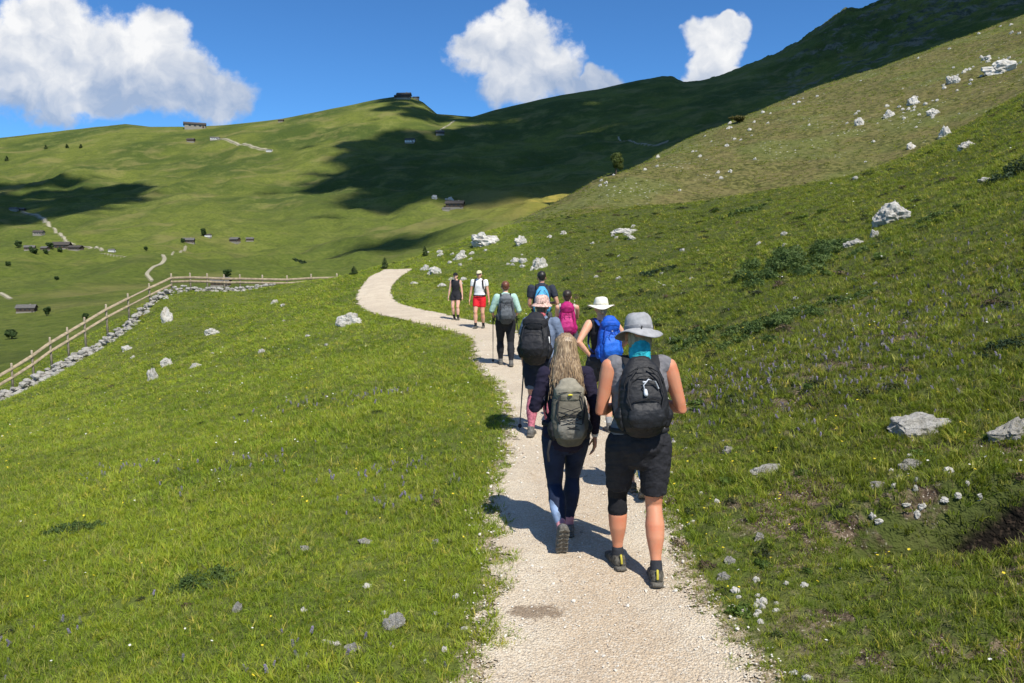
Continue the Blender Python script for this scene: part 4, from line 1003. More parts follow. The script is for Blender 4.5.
# 5. woman in mint shirt with grey pack
def woman_mint():
    H = 1.66; r = stand(505.5, 14.45, 4); meta(r, 'woman with reddish hair, mint shirt and black trousers, leftmost of those walking away', 'person', GR)
    vx = .012; J = skeleton(H, True, (-.09, .14, .072, 0, 4), (.10, -.16, .080, -8, -4), (-.23, .26, .98), (.22, .20, .98), lean=3, lpole=(-.35, -1, 0), rpole=(.35, -1, 0), hipz=.507)
    body(J, r, skin('light_skin', (.66, .38, .28)), vx, fem=True, curl=(1.2, .9))
    shirt(J, r, cloth('mint_shirt', (.38, .56, .48), .85, .08), vx, fem=True, sleeve=1.1, add=.016, low=.56)
    shorts(J, r, cloth('black_trousers', (.017, .017, .021), .85), vx, 1.93, 1.05, .014, True, .0, name='trousers')
    for nm in 'lr': shoe(J, nm, r, K_SHOE_G, K_SOLE, boot=True, voxel=.009)
    hair_cap(J, r, hair_mat('auburn_hair', (.09, .03, .018), (.2, .075, .038)), bun=.0)
    q = J['hq']; V, Fc = prim_tube([q(-.05, .03, .006), q(-.045, -.03, .004), q(0, -.062, 0), q(.045, -.03, .004), q(.05, .03, .006)], [.006] * 5, seg=6); mesh_obj('glasses_cord', V, Fc, K_BLACKS, r)
    gy = cloth('charcoal_nylon', (.065, .07, .078), .75)
    pack(J, r, 'backpack', 'charcoal grey backpack worn by the woman in the mint shirt', GP, (gy, K_BLACKS, cloth('slate_nylon', (.10, .11, .12), .75), cloth('slate_lid', (.13, .14, .15), .75)), w=.33, h=.50, d=.22, zb=.53, feats=('pocket', 'lid', 'ribs', 'zigzag'), voxel=.012)
    sm = simple_mat('steel_alloy', (.10, .10, .11), .4, metal=.6)
    x, y = world_at(493, 361, 14.75)[:2]; pole('slim trekking pole in the left hand of the woman in the mint shirt', GT, wpos(r, J['lwr'] + V3((0, .07, .0))), (x, y, gz(x, y)), K_BLACKS, sm)
    x, y = world_at(523, 357, 15.0)[:2]; pole('slim trekking pole beside the right boot of the woman in the mint shirt', GT, wpos(r, J['rwr'] + V3((0, .07, .0))), (x, y, gz(x, y)), K_BLACKS, sm)
woman_mint()

# 6. man with the light blue pack
def man_blue_pack():
    H = 1.86; r = stand(541.5, 15.0, 0); meta(r, 'tall man with short dark hair and dark tee, head highest, light blue and yellow pack', 'person', GR)
    vx = .012; J = skeleton(H, False, (-.09, -.14, .078, -6, 4), (.08, .16, .075, 0, -4), (-.18, .26, 1.08), (.20, .22, 1.20), lean=3, lpole=(-.35, -1, -.3), rpole=(.6, -.9, -.5), hipz=.507)
    body(J, r, skin('tan_skin', (.50, .27, .19)), vx, curl=(1, 1))
    shirt(J, r, cloth('navy_tee', (.028, .033, .048), .85), vx, sleeve=.6, add=.018, low=.5)
    shorts(J, r, cloth('grey_shorts', (.08, .08, .09), .85), vx, .85, 1.0, .018, False, .1)
    for nm in 'lr': shoe(J, nm, r, K_SHOE_D, K_SOLE, voxel=.01)
    hair_cap(J, r, hair_mat('black_hair', (.012, .010, .009), (.03, .025, .02)), low=-.015)
    pack(J, r, 'backpack', 'light blue pack with pale yellow front pocket, worn by the tall dark-haired man', GP, (cloth('sky_blue_nylon', (.07, .33, .56), .6), K_BLACKS, cloth('pale_yellow_nylon', (.62, .60, .34), .65)), w=.31, h=.50, d=.22, zb=.55, feats=('bright_panel', 'ribs'), voxel=.012)
man_blue_pack()

# 7. magenta pack
def hiker_magenta():
    H = 1.58; r = stand(567, 12.5, -4); meta(r, 'hiker in dark cap with both elbows raised beside the head, magenta pack', 'person', GR)
    vx = .011; J = skeleton(H, True, (-.08, .14, .07, 0, 4), (.07, -.12, .074, -6, -4), (-.10, .10, 1.27), (.10, .10, 1.27), lean=4, lpole=(-.9, -.5, -.6), rpole=(.9, -.5, -.6), hipz=.505)
    body(J, r, skin('sunny_skin', (.64, .36, .26)), vx, fem=True, curl=(1, 1))
    shirt(J, r, cloth('pale_tee', (.45, .40, .34), .85), vx, fem=True, tank=True, add=.012, low=.55)
    shorts(J, r, cloth('slate_shorts', (.07, .075, .09), .85), vx, .75, 1.05, .018, True, .1)
    for nm in 'lr': shoe(J, nm, r, K_SHOE_D, K_SOLE, voxel=.009)
    hair_cap(J, r, hair_mat('dark_hair', (.02, .014, .01), (.05, .035, .025)), low=-.03)
    cap_hat(J, r, cloth('black_cap', (.015, .015, .018), .8))
    mg = cloth('magenta_nylon', (.36, .012, .12), .6, .2)
    pack(J, r, 'backpack', 'slim magenta backpack worn by the hiker with raised elbows', GP, (mg, cloth('dark_magenta', (.16, .008, .05), .7), cloth('bright_magenta', (.46, .03, .17), .6), mg), w=.30, h=.51, d=.21, zb=.53, feats=('pocket', 'lid', 'ribs', 'zigzag'), voxel=.012)
hiker_magenta()

# 8, 9. the two coming the other way
def man_red_shorts():
    H = 1.74; r = stand(479.5, 22.1, 172); meta(r, 'man in white tee, red shorts and pale cap walking towards us', 'person', GR)
    vx = .013; J = skeleton(H, False, (-.10, -.08, .078, -6, 4), (.10, .12, .075, 0, -4), (-.30, .06, .84), (.30, .04, .83), lean=2, lpole=(-.6, -1, 0), rpole=(.6, -1, 0), hipz=.508)
    body(J, r, skin('warm_skin', (.62, .35, .24)), vx, curl=(.5, .5))
    shirt(J, r, cloth('white_tee', (.74, .74, .74), .85, .04), vx, sleeve=.5, add=.010, low=.54, heavy=1.05)
    shorts(J, r, cloth('red_shorts', (.62, .015, .025), .75, .1), vx, .62, 1.0, .014, False, .12, g=.92, top=.57)
    for nm in 'lr':
        fused('sock', [leg_prims(J, nm, 1.78, 2, 1, .008)], K_BLACKS, r, vx, 2); shoe(J, nm, r, K_SHOE_D, K_SOLE, voxel=.01)
    hair_cap(J, r, hair_mat('grey_hair', (.2, .17, .13), (.4, .35, .28)), low=-.01); cap_hat(J, r, cloth('beige_cap', (.62, .55, .36), .85))
    q = J['hq']; V, Fc = join_prims([prim_tube([q(-.034, .046, .012), q(-.006, .058, .012)], [(.011, .013)] * 2, seg=8), prim_tube([q(.034, .046, .012), q(.006, .058, .012)], [(.011, .013)] * 2, seg=8), prim_tube([q(-.047, -.0, .014), q(-.036, .046, .014)], [.004] * 2, seg=6), prim_tube([q(.047, -.0, .014), q(.036, .046, .014)], [.004] * 2, seg=6)]); mesh_obj('sunglasses', V, Fc, K_BLACK, r)
    pack(J, r, 'backpack', 'dark pack whose straps cross the white tee of the man in red shorts', GP, (K_BLACK, K_BLACKS, K_BLACK), w=.30, h=.48, d=.20, zb=.54, feats=('pocket',), voxel=.014, strap_w=.03)
man_red_shorts()
def woman_black():
    H = 1.58; r = stand(456, 24.6, 165); meta(r, 'woman all in black shorts and sleeveless top walking towards us, farthest on the path', 'person', GR)
    vx = .013; J = skeleton(H, True, (-.10, .10, .07, 0, 4), (.09, -.06, .074, -4, -4), (-.25, .07, .77), (.25, .05, .77), lean=2, lpole=(-.6, -1, 0), rpole=(.6, -1, 0), hipz=.507)
    body(J, r, skin('pale_skin', (.66, .42, .32)), vx, fem=True, curl=(.5, .5))
    shirt(J, r, cloth('black_vest', (.02, .02, .024), .85), vx, fem=True, tank=True, add=.014, low=.5)
    shorts(J, r, K_BSHORT, vx, .42, 1.0, .018, True, .14)
    for nm in 'lr':
        fused('sock', [leg_prims(J, nm, 1.72, 2, 1, .008)], K_BLACKS, r, vx, 2); shoe(J, nm, r, K_SHOE_D, K_SOLE, voxel=.01)
    hair_cap(J, r, hair_mat('dark_long_hair', (.02, .015, .012), (.05, .035, .025)), low=-.09); cap_hat(J, r, cloth('jet_cap', (.012, .012, .014), .8))
woman_black()

# 10. the walker mostly hidden in front of the man in the grey hat
def walker_hidden():
    H = 1.46; r = stand(640, 6.45, 0); meta(r, 'walker in blue trousers almost hidden in front of the man in grey hat', 'person', GR)
    vx = .009; J = skeleton(H, True, (-.035, .12, .07, 0, 4), (.02, -.16, .10, -30, -4), (-.10, .22, 1.0), (.10, .22, 1.0), lean=8, lpole=(-.2, -1, -.5), rpole=(.2, -1, -.5), hipz=.50)
    body(J, r, skin('fair_skin_two', (.6, .34, .25)), vx, fem=True, curl=(1, 1))
    shirt(J, r, cloth('violet_tee', (.14, .06, .26), .85), vx, fem=True, sleeve=.6, add=.012, low=.5)
    shorts(J, r, cloth('blue_trousers', (.05, .14, .28), .85), vx, 1.75, 1.0, .010, True, .0, name='trousers')
    for nm in 'lr': shoe(J, nm, r, K_SHOE_D, K_SOLE, voxel=.009)
    hair_cap(J, r, hair_mat('straw_hair', (.30, .20, .10), (.5, .38, .22)), pony=True)
walker_hidden()
from mathutils import noise as mn
# ------------------------------------------------------------------ foliage
def leaf_cloud(n, centers, radii, size, seed=0, flat=1.0, droop=0.):
    """n small leaf faces scattered through ellipsoidal clumps"""
    g = np.random.default_rng(seed); c = np.array(centers); rd = np.array(radii)
    w = (rd.prod(1)) ** .67; k = g.choice(len(c), n, p=w / w.sum())
    d = g.normal(size=(n, 3)); d /= np.linalg.norm(d, axis=1)[:, None]; rr = g.uniform(.25, 1, n) ** .45
    p = c[k] + d * rd[k] * rr[:, None]
    a = g.normal(size=(n, 3)); a /= np.linalg.norm(a, axis=1)[:, None]; b = np.cross(a, d + .3 * g.normal(size=(n, 3))); b /= np.linalg.norm(b, axis=1)[:, None] + 1e-9
    s = size * g.uniform(.5, 1.3, n)[:, None]
    a[:, 2] = a[:, 2] * flat - droop
    q = np.stack([p - a * s, p - b * s * .45, p + a * s, p + b * s * .45], 1).reshape(-1, 3)
    return q, np.arange(4 * n).reshape(n, 4)

JUN = leaf_material('juniper_green', (.055, .095, .025), (.115, .165, .042), .35)
JUN_D = leaf_material('dark_juniper', (.022, .042, .018), (.05, .08, .028), .2)
TREE_L = leaf_material('tree_green', (.03, .06, .018), (.07, .11, .03), .25)
CONIF = leaf_material('conifer_green', (.04, .065, .018), (.09, .12, .035), .2)
BARK = simple_mat('bark', (.09, .065, .045), .95, .3, 20, .6)

def shrub(px, py, wpx, hpx, label, mat=JUN, seed=0, dens=1.0, depth=.6, group='low juniper shrubs on the slopes', name='juniper_shrub'):
    b = hit(px, py); s = px_size(b); rx = wpx * s / 2; hz = max(.1, hpx * s * .5); ry = rx * depth
    g = random.Random(seed); C_ = []; Rr = []
    for k in range(38):
        a = g.uniform(0, 6.28); q = g.uniform(0, 1.0) ** .6; x = math.cos(a) * q * rx; y = math.sin(a) * q * ry
        zz = gz(b.x + x, b.y + y) - b.z; hh = hz * (1 - .6 * q * q) * g.uniform(.5, 1)
        C_.append((x, y, zz + hh * .35)); Rr.append((rx * g.uniform(.07, .22), ry * g.uniform(.09, .26), hh * .6))
    sz = max(.012, min(s * 1.7, rx * .16)); n = int(min(26000, dens * 5.5 * rx * ry / sz ** 2 + 300))
    V, Fc = leaf_cloud(n, C_, Rr, sz, seed)
    o = mesh_obj(name, V, Fc, mat, smooth=False); o.location = b; meta(o, label, 'shrub', group); return o

def tree(px, py, wpx, hpx, label, kind='round', seed=0, group='small trees dotting the far valley', name='tree', mat=None):
    b = hit(px, py); s = px_size(b); W_ = wpx * s; Hh = hpx * s
    root = empty(name, b); meta(root, label, 'tree', group)
    V, Fc = prim_tube([(0, 0, -.03 * Hh), (0, 0, Hh * .3), (Hh * .02, 0, Hh * .6), (0, 0, Hh * .85)], [W_ * .06, W_ * .045, W_ * .03, W_ * .012], seg=8)
    for k in range(5):
        a = k * 1.26 + seed; v2, f2 = prim_tube([(0, 0, Hh * (.25 + .1 * k)), (math.cos(a) * W_ * .3, math.sin(a) * W_ * .3, Hh * (.36 + .1 * k))], [W_ * .025, W_ * .008], seg=5)
        V, Fc = join_prims([(V, Fc), (v2, f2)])
    mesh_obj('trunk', V, Fc, BARK, root)
    g = random.Random(seed); C_ = []; Rr = []
    for k in range(14):
        if kind == 'conifer':
            t = k / 13; rad = W_ * .5 * (1 - t) ** .8; a = g.uniform(0, 6.28); C_.append((math.cos(a) * rad * .35, math.sin(a) * rad * .35, Hh * (.12 + .82 * t))); Rr.append((rad * .75 + .02 * W_, rad * .75 + .02 * W_, Hh * .07))
        else:
            a = g.uniform(0, 6.28); q = g.uniform(0, .33); C_.append((math.cos(a) * q * W_, math.sin(a) * q * W_, Hh * g.uniform(.3, .8))); Rr.append((W_ * g.uniform(.16, .27),) * 2 + (Hh * g.uniform(.13, .22),))
    sz = max(s * .8, W_ * .035); V, Fc = leaf_cloud(int(min(9000, 500 + 14 * W_ * Hh / sz ** 2)), C_, Rr, sz, seed)
    mesh_obj('crown', V, Fc, mat or (CONIF if kind == 'conifer' else TREE_L), root, smooth=False); return root

# ------------------------------------------------------------------ rocks
LIME = rock_material(); LIME_D = rock_material('lichened_limestone', .3); LIME_S = rock_material('limestone_chip', 0, .008, 1.0)
def rock_mesh(seed, sub=4, amp=.34, flat=.62):
    bm = bmesh.new(); bmesh.ops.create_icosphere(bm, subdivisions=sub, radius=1)
    off = V3((seed * 7.31, seed * 3.17, seed * 1.93)); g = random.Random(seed)
    planes = [(V3((g.gauss(0, 1), g.gauss(0, 1), g.gauss(0, .8))).normalized(), g.uniform(.55, .85)) for _ in range(9)]
    for v in bm.verts:
        p = v.co.copy()
        for nrm, dd in planes:                       # cleaved faces
            e = p.dot(nrm) - dd
            if e > 0: p -= nrm * e * .85
        n1 = mn.fractal(p * 1.6 + off, 1.0, 2.0, 5); n2 = mn.noise(p * 6 + off)
        p *= 1 + amp * n1 * .9 + .16 * (1 - 2 * abs(n2)) + .09 * mn.noise(p * 13 + off)
        p.z *= flat; v.co = p
    me = bpy.data.meshes.new('rock'); bm.to_mesh(me); bm.free()
    me.materials.append(LIME); return me
ROCKS = [rock_mesh(k + 1, 3, .5) for k in range(8)]
CHIPS = [rock_mesh(k + 40, 3, .5) for k in range(6)]
for m_ in CHIPS: m_.materials.clear(); m_.materials.append(LIME_S)
def rock(px, py, wpx, hpx, label, group=None, seed=None, mat=None, mesh=None, depth=.7, name='rock', cat='rock', sink=.18):
    b = hit(px, py + hpx * .30)
    if b is None or (b.y > 230 and group and 'dry' in group): return None
    s = px_size(b); w = wpx * s / 2; h = hpx * s / 2
    me = mesh or rock_mesh(seed if seed is not None else int(px * 13 + py), 4, .5 if 'outcrop' in label else .4)
    if mat: me.materials.clear(); me.materials.append(mat)
    o = bpy.data.objects.new(name, me); COL.objects.link(o)
    zext = max(v.co.z for v in me.vertices)
    o.location = b + V3((0, 0, -h * .05)); o.scale = (w, w * depth, h * 1.7 / max(zext, .3)); o.rotation_euler = (0, 0, random.Random(int(px * 7 + py)).uniform(-.4, .4))
    meta(o, label, cat, group); return o

RG = 'white limestone rocks lying in the meadow'
big = [
 (895, 213, 40, 21, 'largest white boulder on the upper right slope, dark on its left side', LIME_D), (852, 243, 19, 9, 'low pale rock below the largest boulder on the right slope', LIME_D), (875, 234, 10, 9, 'small upright white rock between two bigger ones on the right slope', None),
 (986, 180, 15, 6, 'flat white stone on the slope left of the dark juniper', None), (918, 424, 66, 20, 'long flat grey limestone slab in the grass right of the path', LIME_D), (1014, 427, 46, 20, 'rounded grey limestone slab cut by the right edge of the photo', LIME_D),
 (913, 463, 24, 9, 'small white slab just below the long grey slab', None), (771, 469, 36, 11, 'pale flat stone half sunk in turf near the man in grey hat', None), (760, 536, 12, 8, 'lone white stone above the path edge at lower right', None),
 (724, 576, 13, 9, 'white stone beside the right edge of the gravel, lower right', None), (730, 560, 12, 7, 'small pale stone just above another at the right gravel edge', None), (882, 485, 18, 8, 'pale stone on bare earth left of the eroded hollow', None), (729, 449, 15, 6, 'small flat stone in the grass right of the black daypack', None),
 (238, 607, 10, 13, 'pointed white stone upright in the lower left meadow', None), (304, 548, 13, 6, 'flat grey stone in the lower left meadow', None), (365, 541, 15, 7, 'white stone in the grass left of the lifted heel', None), (352, 647, 15, 9, 'white stone near the bottom edge left of the path', None), (396, 622, 26, 16, 'brownish earthy clod beside the path at the bottom', LIME_D), (436, 542, 10, 6, 'small white stone near the ragged left path edge', None),
 (351, 320, 24, 15, 'blue grey boulder left of the path bend', LIME_D), (167, 316, 11, 18, 'narrow upright grey rock in front of the stone wall', LIME_D), (211, 332, 15, 8, 'pale rock midway between fence and path bend', None), (153, 375, 11, 15, 'tall pale rock, left of a pair in the left meadow', None), (167, 363, 13, 10, 'rounded white rock, right of a pair in the left meadow', None), (197, 365, 14, 5, 'flat whitish rock right of the pair in the left meadow', None),
 (262, 351, 7, 5, 'small lone stone in the middle of the left meadow', None), (276, 302, 8, 5, 'small stone below the end of the stone wall', None), (127, 348, 10, 6, 'small pale stone under the slanting stone wall', None), (284, 305, 7, 3, 'tiny flat stone right of the end of the stone wall', None),
 (485, 240, 32, 15, 'widest white outcrop on the slope above the oncoming walkers', None), (521, 241, 13, 11, 'single white block right of the widest outcrop', None), (461, 256, 13, 9, 'white block below the widest outcrop', None), (425, 268, 10, 7, 'white rock at the bend of the path, left one', None), (436, 271, 14, 9, 'white rock at the bend of the path, right one', None),
 (441, 285, 9, 4, 'flat pale stone above the inner bend of the path', None), (414, 283, 8, 3, 'small flat stone inside the path bend', None), (538, 264, 18, 13, 'white rock just above the dark-haired man', LIME_D), (515, 260, 9, 5, 'small stone, left of two beside the rock above the dark-haired man', None), (523, 261, 9, 6, 'small stone, touching the rock above the dark-haired man', None),
 (626, 231, 28, 6, 'flat white outcrop on the mid slope above the white sun hat', None), (564, 233, 7, 5, 'small white stone left of the flat outcrop on the mid slope', None), (630, 238, 10, 5, 'small stone under the flat outcrop on the mid slope', None),
 (1003, 66, 30, 15, 'biggest pale outcrop near the top of the dry slope', None), (913, 101, 11, 10, 'upper pale block on the dry slope', None), (911, 146, 10, 8, 'white block at the foot of the dry slope', None), (944, 133, 14, 15, 'tall white outcrop where the green slope meets the dry slope', None), (966, 145, 15, 9, 'grey broken outcrop right of the tall white outcrop', LIME_D),
 (889, 114, 9, 9, 'small block low on the middle of the dry slope', None), (860, 122, 9, 9, 'small block left on the middle of the dry slope', None), (932, 112, 11, 8, 'small block right on the middle of the dry slope', None), (953, 80, 11, 9, 'small block below the biggest outcrop of the dry slope', None), (987, 58, 9, 5, 'small block left of the biggest outcrop', None), (856, 178, 6, 4, 'small stone on the line between green and dry slopes', None)]
for k, (x, y, w, h, lab, mt) in enumerate(big): rock(x, y, w, h, lab, RG, seed=k + 20, mat=mt)
def scatter_rocks(spots, label, group, src=None):
    src = src or ROCKS
    for k, (x, y, w, h) in enumerate(spots):
        rock(x, y, w, h, label, group, mesh=src[k % len(src)], name='rock')
g_ = random.Random(11); sp = []
for k in range(34):                                  # strewn along the crest of the dry slope
    t = g_.random(); x = 560 + 460 * t; y = 3 + np.interp(x, [560, 660, 733, 781, 836, 894, 953, 1024], [186, 149, 119, 97, 81, 61, 37, 13]) + abs(g_.gauss(0, 7)) + 2; w = g_.uniform(1.8, 4.5); sp.append((x, y, w, w * .7))
for cx_, cy_, n, sx, sy in [(905, 105, 16, 14, 7), (860, 122, 7, 8, 5), (955, 78, 10, 12, 8), (738, 135, 9, 16, 8), (995, 60, 9, 18, 9), (930, 112, 6, 8, 5), (880, 60, 6, 40, 12), (800, 150, 8, 70, 22), (700, 165, 7, 50, 16)]:
    for k in range(n):
        w = g_.uniform(1.6, 4.6); sp.append((min(1020, cx_ + g_.gauss(0, sx)), cy_ + g_.gauss(0, sy), w, w * .75))
scatter_rocks(sp, 'small pale rock strewn on the dry brownish slope', 'small rocks on the dry slope')
sp = []
for cx_, cy_, n, sx, sy in [(455, 255, 10, 14, 8), (620, 235, 6, 14, 4), (640, 262, 9, 60, 20), (760, 235, 7, 50, 18), (870, 330, 6, 90, 40), (530, 262, 5, 14, 4), (200, 340, 6, 60, 22), (450, 283, 5, 12, 4)]:
    for k in range(n): w = g_.uniform(3, 6.5); sp.append((min(1020, cx_ + g_.gauss(0, sx)), cy_ + g_.gauss(0, sy), w, w * .62))
scatter_rocks(sp, 'small white stone showing in the green turf', 'small stones in the turf')
sp = []
for k in range(24):                                  # the stony verge at lower right
    t = g_.random(); y = 430 + 250 * t; ex = np.interp(y, [430, 490, 565, 603, 683], [650, 662, 700, 722, 775]); x = ex + abs(g_.gauss(0, 32)) + 4; w = g_.uniform(4, 11) * (.6 + .5 * t)
    if y < 678: sp.append((x, y, w, w * .6))
for k in range(12): sp.append((g_.gauss(762, 8), g_.gauss(612, 9), g_.uniform(5, 10), g_.uniform(4, 7)))
for k in range(18): sp.append((g_.uniform(860, 1015), g_.gauss(490, 22), g_.uniform(4, 10), g_.uniform(3, 6)))
for k in range(12): sp.append((g_.uniform(300, 470), g_.uniform(540, 675), g_.uniform(4, 9), g_.uniform(3, 6)))
scatter_rocks(sp, 'small loose stone by the path verge', 'loose stones along the verge', CHIPS)

# ------------------------------------------------------------------ juniper mats, dark bush, valley trees
shrub(785, 266, 112, 38, 'largest dark green juniper mat on the right slope', seed=1, mat=JUN, depth=1.7)
shrub(862, 252, 52, 12, 'low juniper right of the largest mat, below the boulders', seed=2)
shrub(655, 274, 46, 12, 'small dark juniper mat left on the mid slope', seed=3, mat=JUN_D)
shrub(768, 330, 105, 22, 'wide low juniper mat in the middle of the right slope', seed=4, depth=1.2)
shrub(690, 342, 60, 18, 'low green mat right beside the grey bucket hat', seed=5, depth=1.1)
shrub(850, 300, 60, 10, 'thin juniper mat between the two widest mats and the right edge', seed=6)
shrub(745, 212, 50, 8, 'faint juniper mat high on the green slope', seed=7)
shrub(930, 220, 60, 12, 'juniper mat right of the largest boulder', seed=8)
shrub(76, 530, 66, 13, 'pale green creeping mat in the left meadow', seed=9, depth=.5, group='creeping mats in the left meadow')
shrub(208, 583, 72, 38, 'dark green creeping juniper in the lower left meadow', seed=10, depth=.8, mat=JUN, group='creeping mats in the left meadow')
shrub(1012, 178, 46, 50, 'dark bushy juniper at the right edge of the photo', seed=11, mat=JUN_D, depth=.9)
shrub(1003, 350, 54, 26, 'dark twiggy low bush at the right edge, mid height', seed=12, mat=JUN_D)
shrub(300, 262, 14, 6, 'small bush behind the right end of the fence', seed=13, mat=JUN_D)
tree(616, 174, 15, 23, 'single bushy green tree on the crest of the dry slope', 'round', 1, None, 'tree', leaf_material('fresh_pine_green', (.06, .085, .02), (.13, .16, .04), .3))
tree(737, 123, 15, 9, 'yellowish dwarf pine on the crest of the dry slope', 'round', 2, None, 'dwarf_pine', leaf_material('ochre_green', (.08, .075, .02), (.14, .12, .03)))
for k, (x, y, w, h, lab) in enumerate([(227, 278, 9, 9, 'round dark tree right behind the fence rails'), (47, 316, 8, 10, 'dark round tree right of the lowest barn'), (85, 320, 7, 8, 'dark tree alone beyond the middle of the fence'), (12, 339, 13, 11, 'dark spreading bush at the left edge beyond the fence'),
    (354, 275, 9, 9, 'dark young conifer just left of the path crest'), (385, 269, 8, 12, 'dark young conifer standing above the path bend'), (425, 256, 7, 10, 'young conifer up the slope right of the path bend'), (204, 236, 6, 8, 'dark tree beside the small house in the upper valley'), (146, 251, 4, 5, 'tiny tree above the winding track'),
    (183, 243, 4, 5, 'tiny tree left of the grey-roofed house'), (8, 266, 5, 5, 'tiny tree below the hamlet at the left edge'), (18, 248, 7, 8, 'leafy tree at the left end of the hamlet'), (35, 254, 7, 7, 'low tree in front of the hamlet'), (50, 249, 8, 7, 'dark tree in the middle of the hamlet'), (31, 252, 5, 6, 'small tree among the hamlet roofs'), (60, 252, 5, 5, 'small tree at the right end of the hamlet'), (46, 254, 5, 5, 'small bush under the hamlet'),
    (7, 161, 4, 5, 'tiny conifer high on the left ridge, outermost'), (46, 149, 3, 4, 'tiny conifer high on the left ridge, second from the left'), (67, 148, 3, 4, 'tiny conifer high on the left ridge, third from the left'), (81, 148, 3, 4, 'tiny conifer high on the left ridge, rightmost'), (57, 280, 4, 4, 'tiny bush in the open valley floor')]):
    tree(x, y, w, h, lab, 'conifer' if 'conifer' in lab else 'round', 30 + k)

# ------------------------------------------------------------------ far buildings
WALL_W = simple_mat('white_plaster', (.72, .70, .66), .9, .06); WALL_B = simple_mat('weathered_timber', (.07, .05, .035), .9, .3, 3); ROOF_G = simple_mat('grey_shingle', (.105, .10, .092), .9, .2, 3); ROOF_D = simple_mat('dark_shingle', (.06, .052, .045), .9, .2, 3); GLASS = simple_mat('dark_glass', (.03, .035, .04), .2); WALL_S = simple_mat('pale_stone', (.24, .22, .18), .9)
def box(x0, x1, y0, y1, z0, z1):
    v = [(x, y, z) for z in (z0, z1) for y in (y0, y1) for x in (x0, x1)]
    return v, [(0, 2, 3, 1), (4, 5, 7, 6), (0, 1, 5, 4), (2, 6, 7, 3), (0, 4, 6, 2), (1, 3, 7, 5)]
def hut(px, py, wpx, label, rz=0., wall=None, roof=None, hk=.55, group='farm houses and barns in the valley', name='barn', base=None, wk=.6):
    b = hit(px, py); s = px_size(b); w = wpx * s; h = w * hk * .55; d = w * wk; rh = w * hk * .35
    root = empty(name, b, R(rz)); meta(root, label, 'building', group); k = .06 * w
    V, Fc = join_prims([box(-w / 2, w / 2, -d / 2, d / 2, h * .0, h), ([(-w / 2, -d / 2, h), (-w / 2, d / 2, h), (-w / 2, 0, h + rh), (w / 2, -d / 2, h), (w / 2, d / 2, h), (w / 2, 0, h + rh)], [(0, 2, 1), (3, 4, 5)])])
    mesh_obj('wall', V, Fc, wall or WALL_B, root, smooth=False)
    V, Fc = box(-w / 2 - .01 * w, w / 2 + .01 * w, -d / 2 - .01 * w, d / 2 + .01 * w, -h * .8, h * .16); mesh_obj('stone_base', V, Fc, WALL_S, root, smooth=False)
    e = 1.12
    V = []; Fc = []
    for sg in (-1, 1):
        t = .03 * w; q = [(-w / 2 - k, sg * d / 2 * e + 0, h - rh * .14), (w / 2 + k, sg * d / 2 * e, h - rh * .14), (w / 2 + k, 0, h + rh), (-w / 2 - k, 0, h + rh)]
        n0 = len(V); V += q + [(a, b_, c + t) for a, b_, c in q]; Fc += [tuple(n0 + i for i in f) for f in ((0, 1, 2, 3), (4, 7, 6, 5), (0, 4, 5, 1), (1, 5, 6, 2), (2, 6, 7, 3), (3, 7, 4, 0))]
    rf = mesh_obj('roof', V, Fc, roof or ROOF_G, root, smooth=False)
    V, Fc = box(w * .18, w * .25, -.03 * w, .04 * w, h + rh * .6, h + rh * 1.35); mesh_obj('chimney', V, Fc, WALL_S, rf, smooth=False)
    if wpx > 7:
        for x in (-.3, -.05, .2): V, Fc = box(x * w, (x + .1) * w, -d / 2 - .015 * w, -d / 2 + .02 * w, h * .45, h * .8); mesh_obj('window', V, Fc, GLASS, root, smooth=False)
        V, Fc = box(.35 * w, .44 * w, -d / 2 - .015 * w, -d / 2 + .02 * w, 0, h * .7); mesh_obj('door', V, Fc, WALL_B if wall else ROOF_D, root, smooth=False)
    return root
